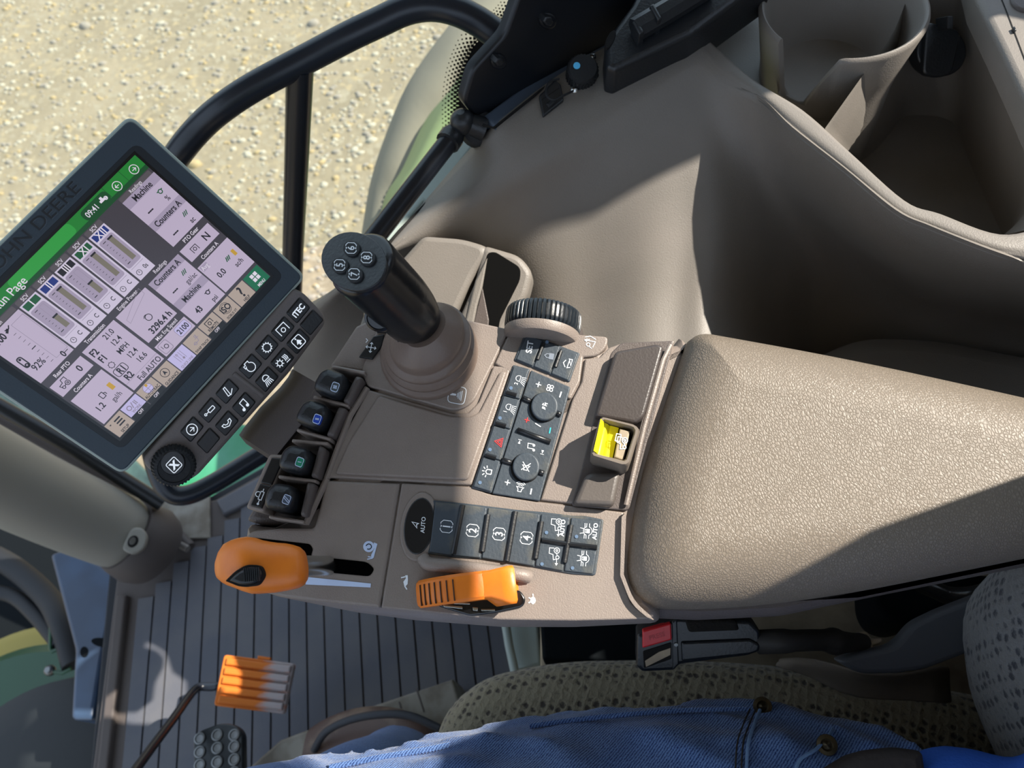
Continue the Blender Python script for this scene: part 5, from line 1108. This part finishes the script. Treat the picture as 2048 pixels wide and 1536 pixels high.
mb = MB(); mb.slab(rp([(1285,1262,3),(1342,1246,3),(1344,1280,2),(1285,1297,3)], 3), KB, .0030, -.003, .0012, mat('red button', (196,24,34), .4, .5, c2=(176,30,36), ns=60)); mb.draw([('t','PRESS',0,0,1,1)], pxm(1314,1272,9,16,KB,.0032), 1, mat('faded press lettering', (160,30,36), .5)); mb.build('release_button', bk, 'red release button')
mb = MB(); mb.slab(rp([(1286,1303),(1343,1285),(1343,1318),(1288,1337)], 3), KB, .0008, -.003, .0003, M_gap); mb.slab([(1290,1322),(1318,1304),(1341,1296),(1341,1310),(1292,1334)], KB, .0012, -.001, .0002, M_beige); mb.build('tongue_slot', bk)
mb = MB(); mb.slab(rp([(1344,1244),(1354,1238),(1358,1328),(1346,1340)], 2), KB, .0018, -.004, .001, M_blk); mb.lathe(KB.at(1352,1289,.002), KB.n, [(.0016,0),(.0014,.0008),(0,.001)], M_steel, 12); mb.build('front_collar', bk)
mb = MB(); mb.tube(cr([KB.at(1516,1284,-.008), W(1570,1282,.60), W(1640,1280,.585), W(1680,1284,.575), W(1730,1284,.56)], 4, False), [.009]*5+[.008]*4+[.0085,.010,.0105,.009,.008,.007,.007,.006], mat('dusty black sleeve', (48,46,44), .6, .3, .5, 120), 14); mb.build('stalk', bk)
mb = MB(); mb.slab(rp([(1700,1266,6),(1735,1262,8),(1742,1276),(1765,1276,4),(1764,1285,4),(1745,1290),(1750,1310),(1715,1306)], 4), Hz(.562), 0, -.006, .001, M_beige); mb.build('anchor_plate', bk)

# ------------------------------------------------------------------ person: right leg, boot, shirt
def denim():
    m = bpy.data.materials.new('blue denim'); m.use_nodes = True; nt = m.node_tree; b = nt.nodes['Principled BSDF']; N = nt.nodes.new; L = nt.links.new
    tc = N('ShaderNodeTexCoord'); mp = N('ShaderNodeMapping'); mp.inputs['Rotation'].default_value = (.3,.2,.85); mp.inputs['Scale'].default_value = (1,1,.6); L(tc.outputs['Object'], mp.inputs[0])
    wv = N('ShaderNodeTexWave'); wv.inputs['Scale'].default_value = 190; wv.inputs['Distortion'].default_value = 2.4; wv.inputs['Detail'].default_value = 3; wv.inputs['Detail Scale'].default_value = 2.5; L(mp.outputs[0], wv.inputs['Vector'])
    n = N('ShaderNodeTexNoise'); n.inputs['Scale'].default_value = 900; L(tc.outputs['Object'], n.inputs['Vector'])
    n2 = N('ShaderNodeTexNoise'); n2.inputs['Scale'].default_value = 13; n2.inputs['Detail'].default_value = 5; L(tc.outputs['Object'], n2.inputs['Vector'])
    s1 = N('ShaderNodeMath'); s1.operation = 'MULTIPLY_ADD'; s1.inputs[1].default_value = .55; L(wv.outputs['Fac'], s1.inputs[0]); L(n.outputs['Fac'], s1.inputs[2])
    r = N('ShaderNodeValToRGB'); e = r.color_ramp.elements; e[0].position = .42; e[0].color = lin((34,56,104)); e[1].position = 1.0; e[1].color = lin((104,134,182)); L(s1.outputs[0], r.inputs[0])
    r2 = N('ShaderNodeValToRGB'); e = r2.color_ramp.elements; e[0].position = .35; e[0].color = (.72,.78,.88,1); e[1].position = .68; e[1].color = (1.1,1.1,1.1,1); L(n2.outputs['Fac'], r2.inputs[0])
    mx = N('ShaderNodeMix'); mx.data_type = 'RGBA'; mx.blend_type = 'MULTIPLY'; mx.inputs['Factor'].default_value = 1; L(r.outputs[0], mx.inputs['A']); L(r2.outputs[0], mx.inputs['B']); L(mx.outputs['Result'], b.inputs['Base Color'])
    bp = N('ShaderNodeBump'); bp.inputs['Strength'].default_value = .5; bp.inputs['Distance'].default_value = .0008; L(s1.outputs[0], bp.inputs['Height']); L(bp.outputs[0], b.inputs['Normal'])
    b.inputs['Roughness'].default_value = .9; b.inputs['Specular IOR Level'].default_value = .15; b.inputs['Sheen Weight'].default_value = .2; return m
M_den = denim()
sil = [(560,1545,.57,.064),(620,1517,.58,.072),(750,1497,.585,.078),(880,1474,.585,.082),(1050,1440,.585,.087),(1250,1412,.585,.092),(1480,1400,.585,.098),(1640,1428,.59,.103),(1740,1460,.60,.110),(1820,1495,.62,.125),(1900,1545,.64,.135)]
mb = MB(); R = []; cs = []
sil2 = cr(sil, 5, False)
for i, (px, py, z, r) in enumerate(sil2):
    p = W(px, py, z); c = Vector((p.x, p.y - r - .003, z - r*.1)); row = []
    for k in range(64):
        a = 2*math.pi*k/64; d = Vector((0, math.cos(a), math.sin(a)*.9)); q = c + d*r
        f1 = abs(math.sin(q.x*34 + q.y*26 + a*1.3)) ; nn = noise.noise(q*9)*.005 + noise.noise(Vector((q.x*26+a*1.5, a*1.2, 3)))*.005 + (1-abs(noise.noise(Vector((q.x*13 - a*2.2, a*1.4, 7)))*2))**3*.009
        row.append(q + d*nn)
    R.append(row); cs.append(c)
mb.loft(R, M_den)
knee = cs[0]
P = [knee + Vector((.03,0,.0)), knee + Vector((-.03,.01,-.02)), knee + Vector((-.035,.02,-.12)), W(700,1600,.36), W(770,1570,.28), W(790,1556,.22)]
mb.tube([Vector(p) for p in cr(P, 4, False)], [.065,.070,.072,.070,.068,.066,.064,.062,.060,.058,.056,.054,.053,.053,.053,.054,.054,.055,.056,.057,.058][:len(cr(P,4,False))], M_den, 40)
# pelvis, left leg and seat of the jeans, below the frame
hip = cs[-1]; lc = [c + Vector((0, -.10 - .25*max(0,(1-i/len(cs))), 0)) for i, c in enumerate(cs)]
mb.tube([lc[i] + Vector((0,-.06,0)) for i in range(0, len(lc), 5)], [.075 + .0045*k for k in range(len(range(0, len(lc), 5)))], M_den, 36)
mb.ball(hip + Vector((.06,-.10,.0)), (.14,.20,.12), M_den, 16)
lk = lc[0] + Vector((0,-.06,0)); mb.tube([lk + Vector((.02,0,0)), lk + Vector((-.04,.0,-.05)), lk + Vector((-.05,.02,-.25)), lk + Vector((-.03,.03,-.44))], [.06,.07,.062,.055], M_den, 30)
per = thing('person', hip + Vector((0,0,-.2)), 'seated person in blue jeans and brown boot, right thigh along the bottom edge', 'person')
j = mb.build('jeans', per, mods=[('REMESH', dict(mode='VOXEL', voxel_size=.0045, use_smooth_shade=True)), ('SMOOTH', dict(factor=.5, iterations=5))])
# seams, rivets and pocket edge lie on the cloth
def onleg(px, py, lift=.0015):
    r_ = ray(px, py)
    best = None
    for s_ in range(300, 900):
        q = CAM + r_*(s_*.001)
        i = min(range(len(cs)), key=lambda k: abs(cs[k].x - q.x)); c = cs[i]; rr = sil2[i][3]; d = Vector((0, q.y - c.y, (q.z - c.z)/.9))
        if d.length < rr + lift + .002: return q
    return W(px, py, .62)
M_thr = mat('dark stitching', (34,32,34), .8); M_den2 = mat('light worn denim edge', (110,140,180), .9, .1, .5, 500)
mb = MB()
for seam in ([(1512,1418),(1498,1450),(1486,1490),(1482,1560)],[(1500,1418),(1486,1450),(1474,1490),(1470,1560)]):
    mb.tube([Vector(p) for p in cr([onleg(x, y, .002) for x, y in seam], 6, False)], .0006, M_thr, 6)
mb.tube([Vector(p) for p in cr([onleg(x, y, .001) for x, y in [(1520,1420),(1508,1450),(1496,1490),(1492,1560)]], 6, False)], .0012, M_den2, 8)
mb.tube([Vector(p) for p in cr([onleg(x, y, .001) for x, y in [(1668,1452),(1655,1475),(1630,1500),(1600,1520),(1585,1560)]], 6, False)], .0011, M_den2, 8)
mb.build('pocket_seam', per)
mb = MB(); mb.tube([Vector(p) for p in cr([onleg(x, y, .001) for x, y in [(660,1535),(760,1515),(860,1498),(900,1490)]], 6, False)], .0026, M_den, 8); mb.tube([Vector(p) for p in cr([onleg(x, y, .001) for x, y in [(1060,1452),(1200,1434),(1360,1421),(1500,1418)]], 6, False)], .002, M_den, 8); mb.build('side_seam', per)
for x, y in ((1525,1413),(1654,1490)):
    mb = MB(); q = onleg(x, y, .001); nn = (CAM - q).normalized(); mb.lathe(q, nn, [(.0068,-.002),(.0064,.0014),(.004,.002),(.0028,.0008),(0,.0026)], mat('dull brass rivet', (70,62,46), .4, .5, metal=.8), 20); mb.build('rivet', per, 'dull brass rivet')
M_boot2 = mat('scuffed brown leather', (84,64,56), .5, .45, .5, 60, c2=(128,108,90), ns=24, mix=(.5,.72))
mb = MB(); R = []
toe = W(606,1525,.14); heel = W(905,1515,.14); d = (heel - toe).normalized(); sd_ = Vector((-d.y, d.x, 0)); L_ = (heel-toe).length
for i in range(15):
    k = i/14; wd = .066*(math.sin(math.pi*min(1, .12+k*.9))**.45); hgt = .045 + .055*k**1.2
    c = toe + d*(L_*k)
    R.append([Vector((c.x, c.y, .102)) + sd_*(wd*math.cos(a)) + Vector((0,0, hgt*(.5+.5*math.sin(a)))) for a in [2*math.pi*j/28 for j in range(28)]])
mb.loft(R, M_boot2); mb.build('boot', per, 'scuffed brown leather boot', sharp=80)
mb = MB(); mb.tube([Vector(p) for p in cr([W(628,1500,.15), W(652,1464,.17), W(700,1440,.185), W(760,1429,.195), W(820,1432,.20), W(880,1458,.205)], 5, False)], .005, mat('dark boot welt', (36,40,48), .6), 10); mb.build('boot_collar', per)
M_shirt = mat('blue knit shirt', (44,84,168), .9, .15, .6, 500)
mb = MB(); mb.tube([Vector(p) for p in cr([W(1850,1640,.655), W(1900,1650,.665), W(1990,1700,.67), W(2100,1745,.68), W(2250,1790,.69), W(2500,1850,.72), W(2900,1990,.78)], 4, False)], [.03,.036,.040,.043,.046,.048,.050,.052,.055,.06,.065,.07,.075,.08,.085,.09,.095,.10,.105,.11,.11,.11,.11], M_shirt, 28)
mb.build('shirt', per, 'blue knit shirt', mods=[('REMESH', dict(mode='VOXEL', voxel_size=.006, use_smooth_shade=True)), ('SMOOTH', dict(factor=.5, iterations=4))])
mb = MB(); mb.slab(rp([(1655,1540,14),(1720,1500,14),(1790,1492,14),(1850,1500,10),(1860,1580),(1680,1600)], 10), Hz(.70), 0, -.03, .006, mat('dark leather pouch', (40,34,32), .7, .3, .8, 200)); o = mb.build('belt_pouch', per, 'dark leather pouch')
